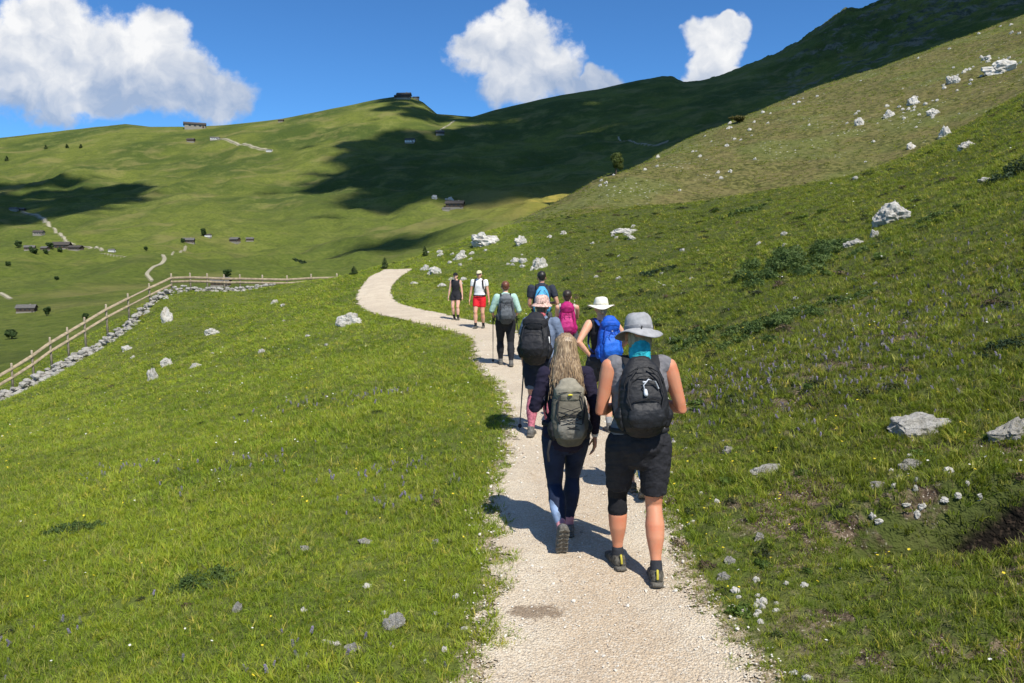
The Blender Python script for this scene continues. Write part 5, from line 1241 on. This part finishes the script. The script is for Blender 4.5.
for a in [(195, 128.5, 19, 'long low lodge with dark roof on the left skyline', 24, WALL_S, ROOF_D, .32), (404, 99, 13, 'dark lodge on top of the rounded summit knob', -5, None, ROOF_D, .5), (398, 98.5, 7, 'small annex at the left of the summit lodge', 10, None, ROOF_D, .5), (416, 99.5, 6, 'tiny hut right of the summit lodge', 0, WALL_S, ROOF_D, .5),
    (191, 142, 7, 'tiny dark hut under the skyline lodge', 0, None, ROOF_D), (215, 140, 8, 'pale low building at the start of the high track', 5, WALL_W, ROOF_G, .4), (269, 152, 5, 'tiny white hut at the end of the high track', 0, WALL_W, ROOF_G), (281, 122, 5, 'tiny dark hut breaking the left skyline', 0, None, ROOF_D),
    (410, 143, 9, 'white-fronted hut in the shadow edge below the knob', -8, WALL_W, ROOF_D), (440, 134.5, 8, 'brown hut where the lit strip meets the shadow', 10, None, ROOF_G), (455, 208, 17, 'dark long barn in the sunlit hollow below the shadowed mountain', -6, None, ROOF_D, .45), (446, 211, 7, 'pale shed at the left end of the dark long barn', 0, WALL_S, ROOF_G),
    (189, 243, 10, 'grey-roofed house in the upper valley above the winding track', 12, None, ROOF_G), (208, 237, 6, 'small white house beside the dark tree, upper valley', 0, WALL_W, ROOF_D), (235, 242, 9, 'brown barn right of the grey-roofed house', -15, None, ROOF_G), (250, 241, 7, 'smallest of the barns in the upper valley row', 10, None, ROOF_G), (112, 252, 6, 'white cube-like house on the track right of the hamlet', 0, WALL_W, ROOF_G),
    (27, 312, 16, 'lowest barn with grey roof, left of the round tree', 14, None, ROOF_G, .5), (221, 286, 17, 'grey-roofed barn peeping over the fence rails', 4, None, ROOF_G, .55), (62, 249, 15, 'largest dark house of the hamlet', 10, None, ROOF_D, .5), (76, 250, 12, 'long barn at the right end of the hamlet', -4, None, ROOF_D, .4), (30, 250, 9, 'brown house at the left end of the hamlet', 20, None, ROOF_G), (45, 250, 7, 'small brown shed between the hamlet trees', -10, None, ROOF_G),
    (39, 235, 9, 'pale farmhouse above the hamlet', 5, WALL_S, ROOF_D), (14, 211, 7, 'pale house at the top of the winding track', 5, WALL_S, ROOF_G), (22, 211, 6, 'brown house right of the pale one at the top track', 0, None, ROOF_G)]:
    hut(*a)
rock(449, 199, 9, 4, 'pale outcrop above the dark long barn', RG, seed=90); rock(434, 197, 6, 4, 'pale outcrop left above the dark long barn', RG, seed=91)

# ------------------------------------------------------------------ far tracks
TRACK = simple_mat('pale_track', (.30, .275, .19), .95, .15, .05)
from mathutils.bvhtree import BVHTree
_g = bpy.data.objects['ground'].data
_co = np.empty(len(_g.vertices) * 3, np.float32); _g.vertices.foreach_get('co', _co); _co = _co.reshape(-1, 3); _lv = np.empty(len(_g.polygons) * 4, np.int32); _g.loops.foreach_get('vertex_index', _lv); _lv = _lv.reshape(-1, 4)
_ym = _co[_lv[:, 0], 1] > 120; _fx = _lv[_ym]; _u, _inv = np.unique(_fx, return_inverse=True)
GBVH = BVHTree.FromPolygons(_co[_u].tolist(), _inv.reshape(-1, 4).tolist())
def mesh_z(x, y):
    h = GBVH.ray_cast(V3((x, y, 4000)), V3((0, 0, -1))); return h[0].z if h[0] else gz(x, y)
_trod = np.zeros(len(_co), np.float32)
def track(pts, wpx, name='track', seg=160):
    P_ = [hit(*p) for p in pts]; d = np.r_[0, np.cumsum([(b - a).length for a, b in zip(P_, P_[1:])])]
    s = np.linspace(0, d[-1], seg); X = np.interp(s, d, [p.x for p in P_]); Y = np.interp(s, d, [p.y for p in P_])
    ker = np.ones(21) / 21; X[10:-10] = np.convolve(X, ker, 'valid'); Y[10:-10] = np.convolve(Y, ker, 'valid')
    T = np.stack([np.gradient(X), np.gradient(Y)], 1); T /= np.linalg.norm(T, axis=1)[:, None] + 1e-9; N_ = np.stack([-T[:, 1], T[:, 0]], 1)
    wd = wpx * Y / F_PX * .5; wv = wd * .7 * (1 + .2 * fbm(s / 8, s * 0, 3, 5)); V = []
    for o_ in (-1, -.33, .33, 1): V.append(np.stack([X + N_[:, 0] * wv * o_, Y + N_[:, 1] * wv * o_], 1))
    V = np.stack(V, 1).reshape(-1, 2)
    lo = V.min(0) - 30; hi = V.max(0) + 30; sel = np.nonzero((_co[:, 0] > lo[0]) & (_co[:, 0] < hi[0]) & (_co[:, 1] > lo[1]) & (_co[:, 1] < hi[1]))[0]
    q = _co[sel, :2]; dx = q[:, None, 0] - X[None]; dy = q[:, None, 1] - Y[None]; wl_ = np.maximum(wd * .7, Y * .0011)[None]; dd = np.sqrt((dx / wl_) ** 2 + (dy / np.maximum(wl_, Y[None] * .005)) ** 2).min(1)
    _trod[sel] = np.maximum(_trod[sel], np.exp(-(dd / 1.1) ** 2)); Z = np.array([mesh_z(*v) for v in V]) + .0007 * V[:, 1]
    idx = np.arange(seg * 4).reshape(seg, 4); Fc = np.stack([idx[:-1, :-1], idx[:-1, 1:], idx[1:, 1:], idx[1:, :-1]], -1).reshape(-1, 4)
    o = mesh_obj(name, [tuple(v) for v in np.c_[V, Z]], [tuple(int(i) for i in f) for f in Fc], TRACK); meta(o, kind='structure')
track([(22, 212), (38, 215), (46, 222), (56, 233), (66, 242), (74, 245)], 3.2); track([(80, 246), (92, 248), (102, 251)], 2.5)
track([(152, 281), (146, 274), (152, 268), (160, 265), (165, 260), (163, 255)], 4.2); track([(0, 293), (6, 296), (11, 299)], 4); track([(212, 138), (228, 140), (245, 145), (262, 149), (272, 151)], 2.2)
track([(618, 137), (640, 144), (655, 146), (668, 141)], 1.6); track([(438, 134), (445, 127), (455, 121)], 1.6); track([(100, 254), (125, 257), (150, 253), (186, 246)], 1.)

_at = _g.attributes.new('trod', 'FLOAT', 'POINT'); _at.data.foreach_set('value', _trod)
# ------------------------------------------------------------------ dry stone wall and rail fence
WL = [(-60, 420, 40), (-30, 410, 41.5), (0, 399, 43), (30, 385, 44.5), (60, 367, 46), (100, 347, 49), (130, 327, 52), (150, 308, 55), (175, 294, 58), (205, 291, 59.5), (240, 291, 61), (276, 291, 62)]
def wl_at(x):
    xs = [a[0] for a in WL]; return np.interp(x, xs, [a[2] for a in WL])
def build_wall():
    root_me_V = []; root_me_F = []; g = random.Random(4)
    src = []
    for me in ROCKS:
        co = np.empty(len(me.vertices) * 3); me.vertices.foreach_get('co', co); src.append((co.reshape(-1, 3), [tuple(p.vertices) for p in me.polygons]))
    bm_small = []
    for k in range(8):
        bm = bmesh.new(); bmesh.ops.create_icosphere(bm, subdivisions=2, radius=1)
        for v in bm.verts: v.co *= 1 + .45 * mn.noise(v.co * 1.3 + V3((k * 5, 0, 0)))
        bm_small.append(([v.co.copy() for v in bm.verts], [tuple(v.index for v in f.verts) for f in bm.faces])); bm.free()
    x = -60.
    while x < 276:
        Y = wl_at(x); u = (x - CX) / F_PX; dens = 6 if x < 175 else 5
        for k in range(dens):
            yy = Y + g.gauss(0, .5); X = u * (yy * CP + 4 * SP) + g.uniform(-.15, .15); r = g.uniform(.06, .22) * (1.0 if x < 160 else .8)
            lay = g.choice((0, 0, 1, 1, 2)) * (1 if abs(yy - Y) < .5 else 0) * (mn.noise(V3((x / 9, 3, 0))) > -.25) if x < 185 else g.choice((0, 0, 1)); z = gz(X, yy) + r * .3 + lay * .2 - .04
            vs, fs = g.choice(bm_small); M = Euler((g.uniform(0, 6), g.uniform(0, 6), g.uniform(0, 6))).to_matrix(); n0 = len(root_me_V)
            root_me_V += [tuple(V3((X, yy, z)) + V3(((M @ v).x * r * 1.25, (M @ v).y * r, (M @ v).z * r * .8))) for v in vs]; root_me_F += [tuple(i + n0 for i in f) for f in fs]
        x += 2.4
    o = mesh_obj('dry_stone_wall', root_me_V, root_me_F, rock_material('wall_stone', .35, .03, .55), smooth=False); meta(o, 'tumbled dry wall of pale stones along the foot of the wooden fence', 'stone wall')
build_wall()
WOOD = simple_mat('silvered_larch', (.36, .30, .21), .85, .25, 6, .4, 30); WOOD2 = simple_mat('rail_larch', (.30, .24, .16), .85, .25, 5, .4, 30)
def build_fence():
    posts = [(-38, 392), (-14, 378), (11, 364), (32, 351), (50, 338), (67, 328), (84, 318), (106, 305), (128, 294), (149, 284), (171, 274), (190, 273.5), (207, 274), (224, 275), (240, 275), (262, 275.5), (287, 276), (311, 274.5), (337, 274)]
    tops = []
    for x, y in posts:
        Y = (wl_at(x) if x < 276 else 62 + (x - 276) * .03) + 1.0; p = world_at(x, y, Y); tops.append(V3(p))
    root = empty('wooden_fence', (tops[10].x, tops[10].y, gz(tops[10].x, tops[10].y))); meta(root, 'weathered wooden post and rail fence bending along the brow above the valley', 'fence'); o0 = V3(root.location)
    for k, p in enumerate(tops):
        gzz = min(gz(p.x, p.y), p.z - .7) - .25; r = .075; j = random.Random(k)
        V, Fc = prim_tube([(p.x, p.y, gzz), (p.x + j.uniform(-.03, .03), p.y, p.z)], [r, r * .92], seg=7, caps=(False, True)); V = [V3(v) - o0 for v in V]; mesh_obj('post', V, Fc, WOOD, root)
    for a, b in zip(tops, tops[1:]):
        for dz, t in ((-.32, .10), (-.85, .09)):
            if a.x > tops[10].x - .1 and dz < -.5: dz = -.62
            d = V3((0, -.09, 0)); V, Fc = prim_tube([a + V3((0, 0, dz)) + d - o0, b + V3((0, 0, dz)) + d - o0], [(.028, t)] * 2, side=V3((0, 1, 0)), seg=8, sq=.5); mesh_obj('rail', V, Fc, WOOD2, root)
build_fence()

# ------------------------------------------------------------------ clouds overhead (their shadows lie on the mountain)
def inside(poly, x, y):
    c = np.zeros(np.shape(x), bool); n = len(poly)
    for i in range(n):
        x0, y0 = poly[i]; x1, y1 = poly[(i + 1) % n]
        c ^= ((y0 > y) != (y1 > y)) & (x < (x1 - x0) * (y - y0) / (y1 - y0 + 1e-9) + x0)
    return c
def build_clouds():
    main = [(410, 132), (390, 138), (368, 148), (350, 158), (338, 170), (342, 184), (360, 188), (372, 180), (400, 192), (440, 190), (480, 188), (530, 192), (575, 190), (640, 183), (760, 190), (1250, 150), (1250, -120), (960, -60), (870, 0), (800, 40), (700, 78), (640, 78), (560, 92), (505, 105), (488, 116), (478, 128), (462, 136), (440, 143), (420, 148), (405, 138)]
    knob = [(372, 99), (400, 97), (425, 100), (440, 110), (478, 114), (474, 122), (440, 121), (430, 126), (400, 112)]
    left = [(-140, 190), (0, 186), (30, 181), (62, 180), (80, 188), (130, 188), (128, 197), (100, 206), (60, 216), (20, 222), (-140, 225)]
    band = [(345, 250), (365, 243), (400, 237), (420, 240), (395, 247), (365, 253)]
    white = simple_mat('cloud_white', (.85, .86, .88), 1.0)
    g = np.random.default_rng(3)
    for nm, poly, step, rad, dist in (('main', main, 85, 86, 4200.), ('knob', knob, 60, 48, 3600.), ('left', left, 60, 50, 3400.), ('band', band, 32, 26, 3000.)):
        Y = np.exp(np.arange(math.log(300), math.log(2440), .035)); pts = []
        for y in Y:
            xs = np.arange(-1.0 * y, 1.25 * y, step * 1.0); z = z_all(xs, np.full_like(xs, y))
            dep = y * CP + (CAM_H - z) * SP; px = CX + F_PX * xs / dep; py = CY - F_PX * (-(CAM_H - z) * CP + y * SP) / dep * 1.0
            ok = inside(poly, px, py)
            for X_, Z_ in zip(xs[ok], z[ok]): pts.append((X_ + g.normal() * step * .15, y, Z_))
        # thin out rows that crowd together
        keep = []; cell = set()
        for p in pts:
            k = (round(p[0] / step), round(p[1] / step))
            if k not in cell: cell.add(k); keep.append(p)
        pr = []
        for p in keep:
            c = V3(p) + SUN_V * (dist + g.normal() * 60); r = rad * g.uniform(.75, 1.25)
            vs, fs = prim_ell(c, (r, r, r * .6), nu=12, nv=8)
            vs = [v + (v - c).normalized() * r * .28 * mn.noise(v / 40) for v in vs]
            pr.append((vs, fs))
            for _ in range(3):                       # frayed fringe
                c2 = c + V3(tuple(g.normal(0, rad * .95, 3) * np.array([1, 1, .3]))); pr.append(prim_ell(c2, (rad * .22, rad * .22, rad * .16), nu=7, nv=5))
        V, Fc = join_prims(pr); o = mesh_obj('cloud', V, Fc, white); meta(o, kind='structure')
build_clouds()
# ------------------------------------------------------------------ meadow grass, flowers, gravel stones (countless: one object each)
pa = path_a; pb = path_b; poly_path = np.concatenate([pa, pb[::-1]])
def on_path(X, Y, m=0.):
    k = Y < 24
    o = np.argsort(pa[:, 1]); xa = np.interp(Y, pa[o, 1], pa[o, 0]); o = np.argsort(pb[:, 1]); xb = np.interp(Y, pb[o, 1], pb[o, 0])
    nz = .13 * fbm(X * 3, Y * 3, 3, 71)
    r = k & (X > xa + m + nz) & (X < xb - m + nz)
    far_ = (Y >= 24) & (Y < 50) & (X < 0) & (X > -13)
    if far_.any():
        i = np.nonzero(far_)[0]; q = poly_path[::8]
        r[i] = inside([tuple(p) for p in q], X[i], Y[i])
    return r

def tuft(seed, n=15, h=(.045, .10), spread=.035, lean=.9, w=.0034, name='tuft', seg=3, flat=0.):
    g = random.Random(seed); V = []; Fc = []
    for k in range(n):
        a = g.uniform(0, 6.283); r = spread * math.sqrt(g.random()); bx, by = r * math.cos(a), r * math.sin(a); hh = g.uniform(*h); la = a + g.gauss(0, .7); ln = g.uniform(.1, 1) * lean * hh; sa = g.uniform(0, 3.14); ww = w * g.uniform(.7, 1.4)
        n0 = len(V)
        for j in range(seg + 1):
            t = j / seg; x = bx + math.cos(la) * ln * t * t; y = by + math.sin(la) * ln * t * t; z = hh * t * (1 - .25 * t * lean) - .012; q = ww * (1 - t ** 1.5)
            if j < seg: V += [(x - math.cos(sa) * q, y - math.sin(sa) * q, z), (x + math.cos(sa) * q, y + math.sin(sa) * q, z)]
            else: V.append((x, y, z))
        for j in range(seg - 1): Fc.append((n0 + 2 * j, n0 + 2 * j + 1, n0 + 2 * j + 3, n0 + 2 * j + 2))
        Fc.append((n0 + 2 * seg - 2, n0 + 2 * seg - 1, n0 + 2 * seg))
    return V, Fc

def raw_obj(name, V, Fc, mat):
    me = bpy.data.meshes.new(name); me.from_pydata([tuple(v) for v in V], [], Fc); me.materials.append(mat); me.update()
    return bpy.data.objects.new(name, me)

def scatter(name, pts, scl, idx, sources, kind='stuff', tilt=.18, seed=1, sclz=None):
    """points carry scale, turn and which source; geometry nodes set the source there"""
    sc_col = bpy.data.collections.new(name + '_sources')
    for k, s in enumerate(sources): s.name = f'{name}_{chr(97 + k)}'; sc_col.objects.link(s)
    me = bpy.data.meshes.new(name); me.vertices.add(len(pts)); me.vertices.foreach_set('co', np.asarray(pts, np.float32).ravel())
    g = np.random.default_rng(seed); n = len(pts)
    for nm, ty, arr in (('scl', 'FLOAT', scl), ('sclz', 'FLOAT', scl if sclz is None else sclz), ('idx', 'INT', idx)):
        a = me.attributes.new(nm, ty, 'POINT'); a.data.foreach_set('value', np.asarray(arr, np.float32 if ty == 'FLOAT' else np.int32))
    a = me.attributes.new('rot', 'FLOAT_VECTOR', 'POINT'); a.data.foreach_set('vector', np.stack([g.normal(0, tilt, n), g.normal(0, tilt, n), g.uniform(0, 6.283, n)], 1).astype(np.float32).ravel())
    o = bpy.data.objects.new(name, me); COL.objects.link(o)
    nt = bpy.data.node_groups.new(name + '_scatter', 'GeometryNodeTree')
    nt.interface.new_socket('Geometry', in_out='INPUT', socket_type='NodeSocketGeometry'); nt.interface.new_socket('Geometry', in_out='OUTPUT', socket_type='NodeSocketGeometry')
    N = nt.nodes.new; L = nt.links.new
    gi = N('NodeGroupInput'); go = N('NodeGroupOutput'); ci = N('GeometryNodeCollectionInfo'); ci.inputs['Collection'].default_value = sc_col; ci.inputs['Separate Children'].default_value = True; ci.inputs['Reset Children'].default_value = True
    cx = N('ShaderNodeCombineXYZ'); ip = N('GeometryNodeInstanceOnPoints'); ip.inputs['Pick Instance'].default_value = True
    def attr(nm, ty):
        q = N('GeometryNodeInputNamedAttribute'); q.data_type = ty; q.inputs['Name'].default_value = nm; return q.outputs['Attribute']
    L(gi.outputs[0], ip.inputs['Points']); L(ci.outputs[0], ip.inputs['Instance']); L(attr('idx', 'INT'), ip.inputs['Instance Index']); sa = attr('scl', 'FLOAT'); L(sa, cx.inputs[0]); L(sa, cx.inputs[1]); L(attr('sclz', 'FLOAT'), cx.inputs[2]); L(cx.outputs[0], ip.inputs['Scale'])
    er = N('FunctionNodeEulerToRotation'); L(attr('rot', 'FLOAT_VECTOR'), er.inputs[0]); L(er.outputs[0], ip.inputs['Rotation']); L(ip.outputs[0], go.inputs[0])
    m = o.modifiers.new('scatter', 'NODES'); m.node_group = nt
    meta(o, kind=kind); return o

G1 = blade_material('grass_blade'); G2 = blade_material('grass_blade_warm', (1.15, 1.02, .8)); GD = blade_material('dry_blade', (1, 1, 1), .65)
def build_grass():
    g = np.random.default_rng(21); P_, S_, I_ = [], [], []
    for y0, y1, dens, sc in ((2.3, 5, 1150, .74), (5, 8, 700, .87), (8, 13, 330, 1.08), (13, 20, 120, 1.5), (20, 32, 50, 2.2), (32, 50, 22, 3.0), (50, 78, 11, 3.8), (78, 190, 1.6, 6.0)):
        um = 1.02 if y1 < 25 else .86; n = int(dens * um * (y1 ** 2 - y0 ** 2)); Y = np.sqrt(g.uniform(y0 ** 2, y1 ** 2, n)); X = g.uniform(-um, um, n) * (Y + .3)
        k = ~on_path(X, Y, .09) & (~on_path(X, Y, -.02) | (g.random(n) < .45))
        # thinner where earth shows; verge tufts spill on the gravel edge
        bare = sstep(.25, .5, fbm(X / .8 + 5, Y / .8, 3, 81)) * sstep(1.2, 2, X) * sstep(16, 8, Y)
        k &= g.random(n) > bare * .3
        k &= ((X - PIT[0]) / .66) ** 2 + ((Y - PIT[1]) / .17) ** 2 > 1
        k &= g.random(n) > .15 * sstep(-.1, .5, fbm(X / .5, Y / .5, 2, 83))
        X, Y = X[k], Y[k]; Z, b, f = z_all(X, Y, True); k = (f < .3) & ((b < .5) | (g.random(len(b)) < .8)); X, Y, Z, b = X[k], Y[k], Z[k], b[k]
        # short on the verges, longer in the lush patches
        lush = .72 + .55 * (fbm(X / 1.6, Y / 1.6, 3, 85) + .3) + .15 * sstep(.5, 3, np.abs(X - .5))
        P_.append(np.stack([X, Y, Z], 1)); S_.append(sc * np.clip(lush, .4, 1.5) * g.uniform(.7, 1.3, len(X)))
        id_ = g.choice(8, len(X), p=[.17, .17, .17, .14, .12, .08, .09, .06]); I_.append(id_)
    src = [raw_obj('t', *tuft(1), G1), raw_obj('t', *tuft(2, 18, (.03, .08), .045, .8), G1), raw_obj('t', *tuft(3, 12, (.05, .11), .035, .8), G2), raw_obj('t', *tuft(4, 20, (.03, .06), .05, .9, .004), G2), raw_obj('t', *tuft(5, 12, (.03, .07), .04, 1.0, .006, seg=2), G1),
           raw_obj('t', *tuft(6, 7, (.09, .16), .03, .45, .0018), GD), raw_obj('t', *tuft(7, 10, (.02, .035), .035, 1.6, .009, seg=2), G1), raw_obj('t', *tuft(8, 16, (.03, .07), .05, 1.0, .003), GD)]
    sc = np.concatenate(S_); o = scatter('grass', np.concatenate(P_), sc, np.concatenate(I_), src, sclz=np.where(sc > 1, sc ** .42, sc))
build_grass()

def build_heath():
    g = np.random.default_rng(31); P_, S_, I_ = [], [], []
    for y0, y1, dens, s0 in ((2.6, 6, 24., .95), (6, 13, 12., 1.4), (13, 30, 3.2, 2.4), (30, 70, .5, 4.2)):
        n = int(dens * .8 * (y1 ** 2 - y0 ** 2)); Y = np.sqrt(g.uniform(y0 ** 2, y1 ** 2, n)); X = g.uniform(-.85, .85, n) * Y
        side = sstep(.6, 2.6, X); k = (~on_path(X, Y, -.08)) & (g.random(n) < (.06 + .94 * side) * sstep(-.08, .30, fbm(X / 1.3, Y / 1.3, 4, 95)))
        X, Y = X[k], Y[k]; Z, b, f = z_all(X, Y, True); k = (b < .5) & (f < .3); P_.append(np.stack([X, Y, Z], 1)[k]); S_.append(s0 * g.uniform(.5, 1.4, k.sum())); I_.append(g.choice(4, k.sum(), p=[.35, .25, .2, .2]))
    ms = [leaf_material('heath_green', (.035, .055, .015), (.075, .10, .025), .25), leaf_material('heath_dark', (.022, .030, .012), (.05, .055, .022), .15), leaf_material('dead_heath', (.07, .048, .03), (.15, .11, .07), .15), leaf_material('broad_leaf', (.06, .10, .02), (.11, .17, .03), .35)]
    src = []
    for k, m in enumerate(ms):
        V, Fc = leaf_cloud(170, [(0, 0, .012), (.04, .02, .01), (-.03, .03, .008), (.01, -.045, .01)], [(.05, .05, .028), (.03, .03, .02), (.035, .03, .02), (.03, .025, .02)], .011 if k < 3 else .017, k + 3)
        src.append(raw_obj('h', V.tolist(), [tuple(int(i) for i in f) for f in Fc], m))
    # scrub and tussocks over the far pastures
    n = 26000; Y = np.exp(g.uniform(math.log(110), math.log(2000), n)); X = g.uniform(-.8, .75, n) * Y
    k = g.random(n) < .04 + .96 * sstep(.0, .4, fbm(X / 60, Y / 90, 4, 97)); X, Y = X[k], Y[k]; Z, b, f = z_all(X, Y, True); k = f > .8; X, Y, Z = X[k], Y[k], Z[k]
    P_.append(np.stack([X, Y, Z], 1)); S_.append(np.clip(Y * .012, 3, 15) * g.uniform(.4, 1.2, len(X))); I_.append(g.choice(4, len(X), p=[.55, .15, .1, .2]))
    sc = np.concatenate(S_); scatter('heath_clumps', np.concatenate(P_), sc, np.concatenate(I_), src, sclz=sc ** .6)
build_heath()

def flower_src(rad, h, col, petals=6, name='f'):
    V = []; Fc = []
    m = simple_mat(name, col, .6, .1)
    for k in range(petals):
        a = 6.283 * k / petals; n0 = len(V); b = .42
        V += [(0, 0, h), (rad * .7 * math.cos(a - b), rad * .7 * math.sin(a - b), h + rad * .25), (rad * math.cos(a), rad * math.sin(a), h + rad * .18), (rad * .7 * math.cos(a + b), rad * .7 * math.sin(a + b), h + rad * .25)]; Fc.append((n0, n0 + 1, n0 + 2, n0 + 3))
    return raw_obj('f', V, Fc, m)
def spike_src(col, h=.10, name='s'):
    V = []; Fc = []; m = simple_mat(name, col, .7, .2); g = random.Random(2)
    for k in range(26):
        z = h * (.35 + .65 * k / 26); a = k * 2.4; r = .010 * (1 - .6 * k / 26) + .003; s = .006; c = (r * math.cos(a), r * math.sin(a), z); n0 = len(V)
        V += [(c[0] - s, c[1], c[2]), (c[0], c[1] - s, c[2] - s * .5), (c[0] + s, c[1], c[2]), (c[0], c[1] + s, c[2] + s)]; Fc.append((n0, n0 + 1, n0 + 2, n0 + 3))
    return raw_obj('s', V, Fc, m)
def build_flowers():
    g = np.random.default_rng(5); P_, S_, I_ = [], [], []
    def add(X, Y, sc, idx):
        k = ~on_path(X, Y, -.1) & (Y > 2.4); X, Y = X[k], Y[k]; Z, b, f = z_all(X, Y, True); q = (b < .4) & (f < .2); sc = np.broadcast_to(sc, k.shape)[k][q]
        P_.append(np.stack([X, Y, Z], 1)[q]); S_.append(sc * g.uniform(.7, 1.3, q.sum())); I_.append(np.full(q.sum(), idx))
    for y0, y1, dens, sc in ((2.5, 6, 3.2, 1.), (6, 12, 1.9, 1.25), (12, 25, .75, 1.8), (25, 50, .17, 2.6)):
        for idx, dk, sd in ((0, 1., 91), (1, 1., 92)):
            n = int(4 * dens * dk * .8 * (y1 ** 2 - y0 ** 2)); Y = np.sqrt(g.uniform(y0 ** 2, y1 ** 2, n)); X = g.uniform(-.8, .8, n) * Y
            k = g.random(n) < sstep(.0, .55, fbm(X / 1.7, Y / 1.7, 3, sd)) + .05; add(X[k], Y[k], sc, idx)
    for px, py, r, n in [(a_, b_, c_ * 1.1, int(d_ * 1.7)) for a_, b_, c_, d_ in [(315, 402, .5, 45), (372, 396, .5, 40), (395, 470, .35, 30), (395, 500, .3, 30), (125, 470, .4, 30), (230, 470, .5, 30), (930, 322, 1.3, 150), (865, 352, 1.0, 140), (800, 378, .8, 110), (745, 385, .5, 60), (990, 240, 2.2, 160), (700, 380, .5, 50), (905, 380, .9, 90), (960, 290, 1.2, 90), (330, 655, .3, 16), (40, 640, .3, 14)]]:
        c = hit(px, py); add(c.x + g.normal(0, r, n), c.y + g.normal(0, r * .6, n), np.full(n, .42 + c.y / 42), 2)
    src = [flower_src(.0085, .075, (.72, .56, .03), 6, 'yellow_petal'), flower_src(.009, .06, (.75, .73, .66), 6, 'white_petal'), spike_src((.17, .145, .225), .11, 'mauve_spike')]
    scatter('wildflowers', np.concatenate(P_), np.concatenate(S_), np.concatenate(I_), src, tilt=.3)
build_flowers()

def build_pebbles():
    g = np.random.default_rng(9); P_, S_, I_ = [], [], []
    src = []
    mats = [simple_mat('pale_pebble', (.62, .58, .50), .9, .2, 40), simple_mat('tan_pebble', (.42, .34, .26), .9, .2, 40)]
    for k in range(6):
        bm = bmesh.new(); bmesh.ops.create_icosphere(bm, subdivisions=1, radius=1)
        for v in bm.verts: v.co *= 1 + .5 * mn.noise(v.co * 1.2 + V3((k * 3, 1, 0))); v.co.z *= .6
        me = bpy.data.meshes.new('p'); bm.to_mesh(me); bm.free(); me.materials.append(mats[k % 2 if k < 4 else 0]); src.append(bpy.data.objects.new('p', me))
    for y0, y1, dens, s0 in ((3, 6, 900, .0048), (6, 10, 420, .007), (10, 18, 110, .010)):
        n = int(dens * 2.4 * (y1 - y0)); Y = g.uniform(y0, y1, n); X = g.uniform(-.9, 1.7, n)
        e = on_path(X, Y, -.14); inn = on_path(X, Y, .22); k = e & (g.random(n) < np.where(inn, .16, np.where(on_path(X, Y, .1), .3, .45)))
        X, Y = X[k], Y[k]; s = s0 * np.clip(g.lognormal(0, .5, len(X)), .4, 3.2); P_.append(np.stack([X, Y, z_all(X, Y) + .014 + s * .2], 1)); S_.append(s); I_.append(g.choice(6, len(X)))
    scatter('gravel_stones', np.concatenate(P_), np.concatenate(S_), np.concatenate(I_), src, tilt=.3)
build_pebbles()
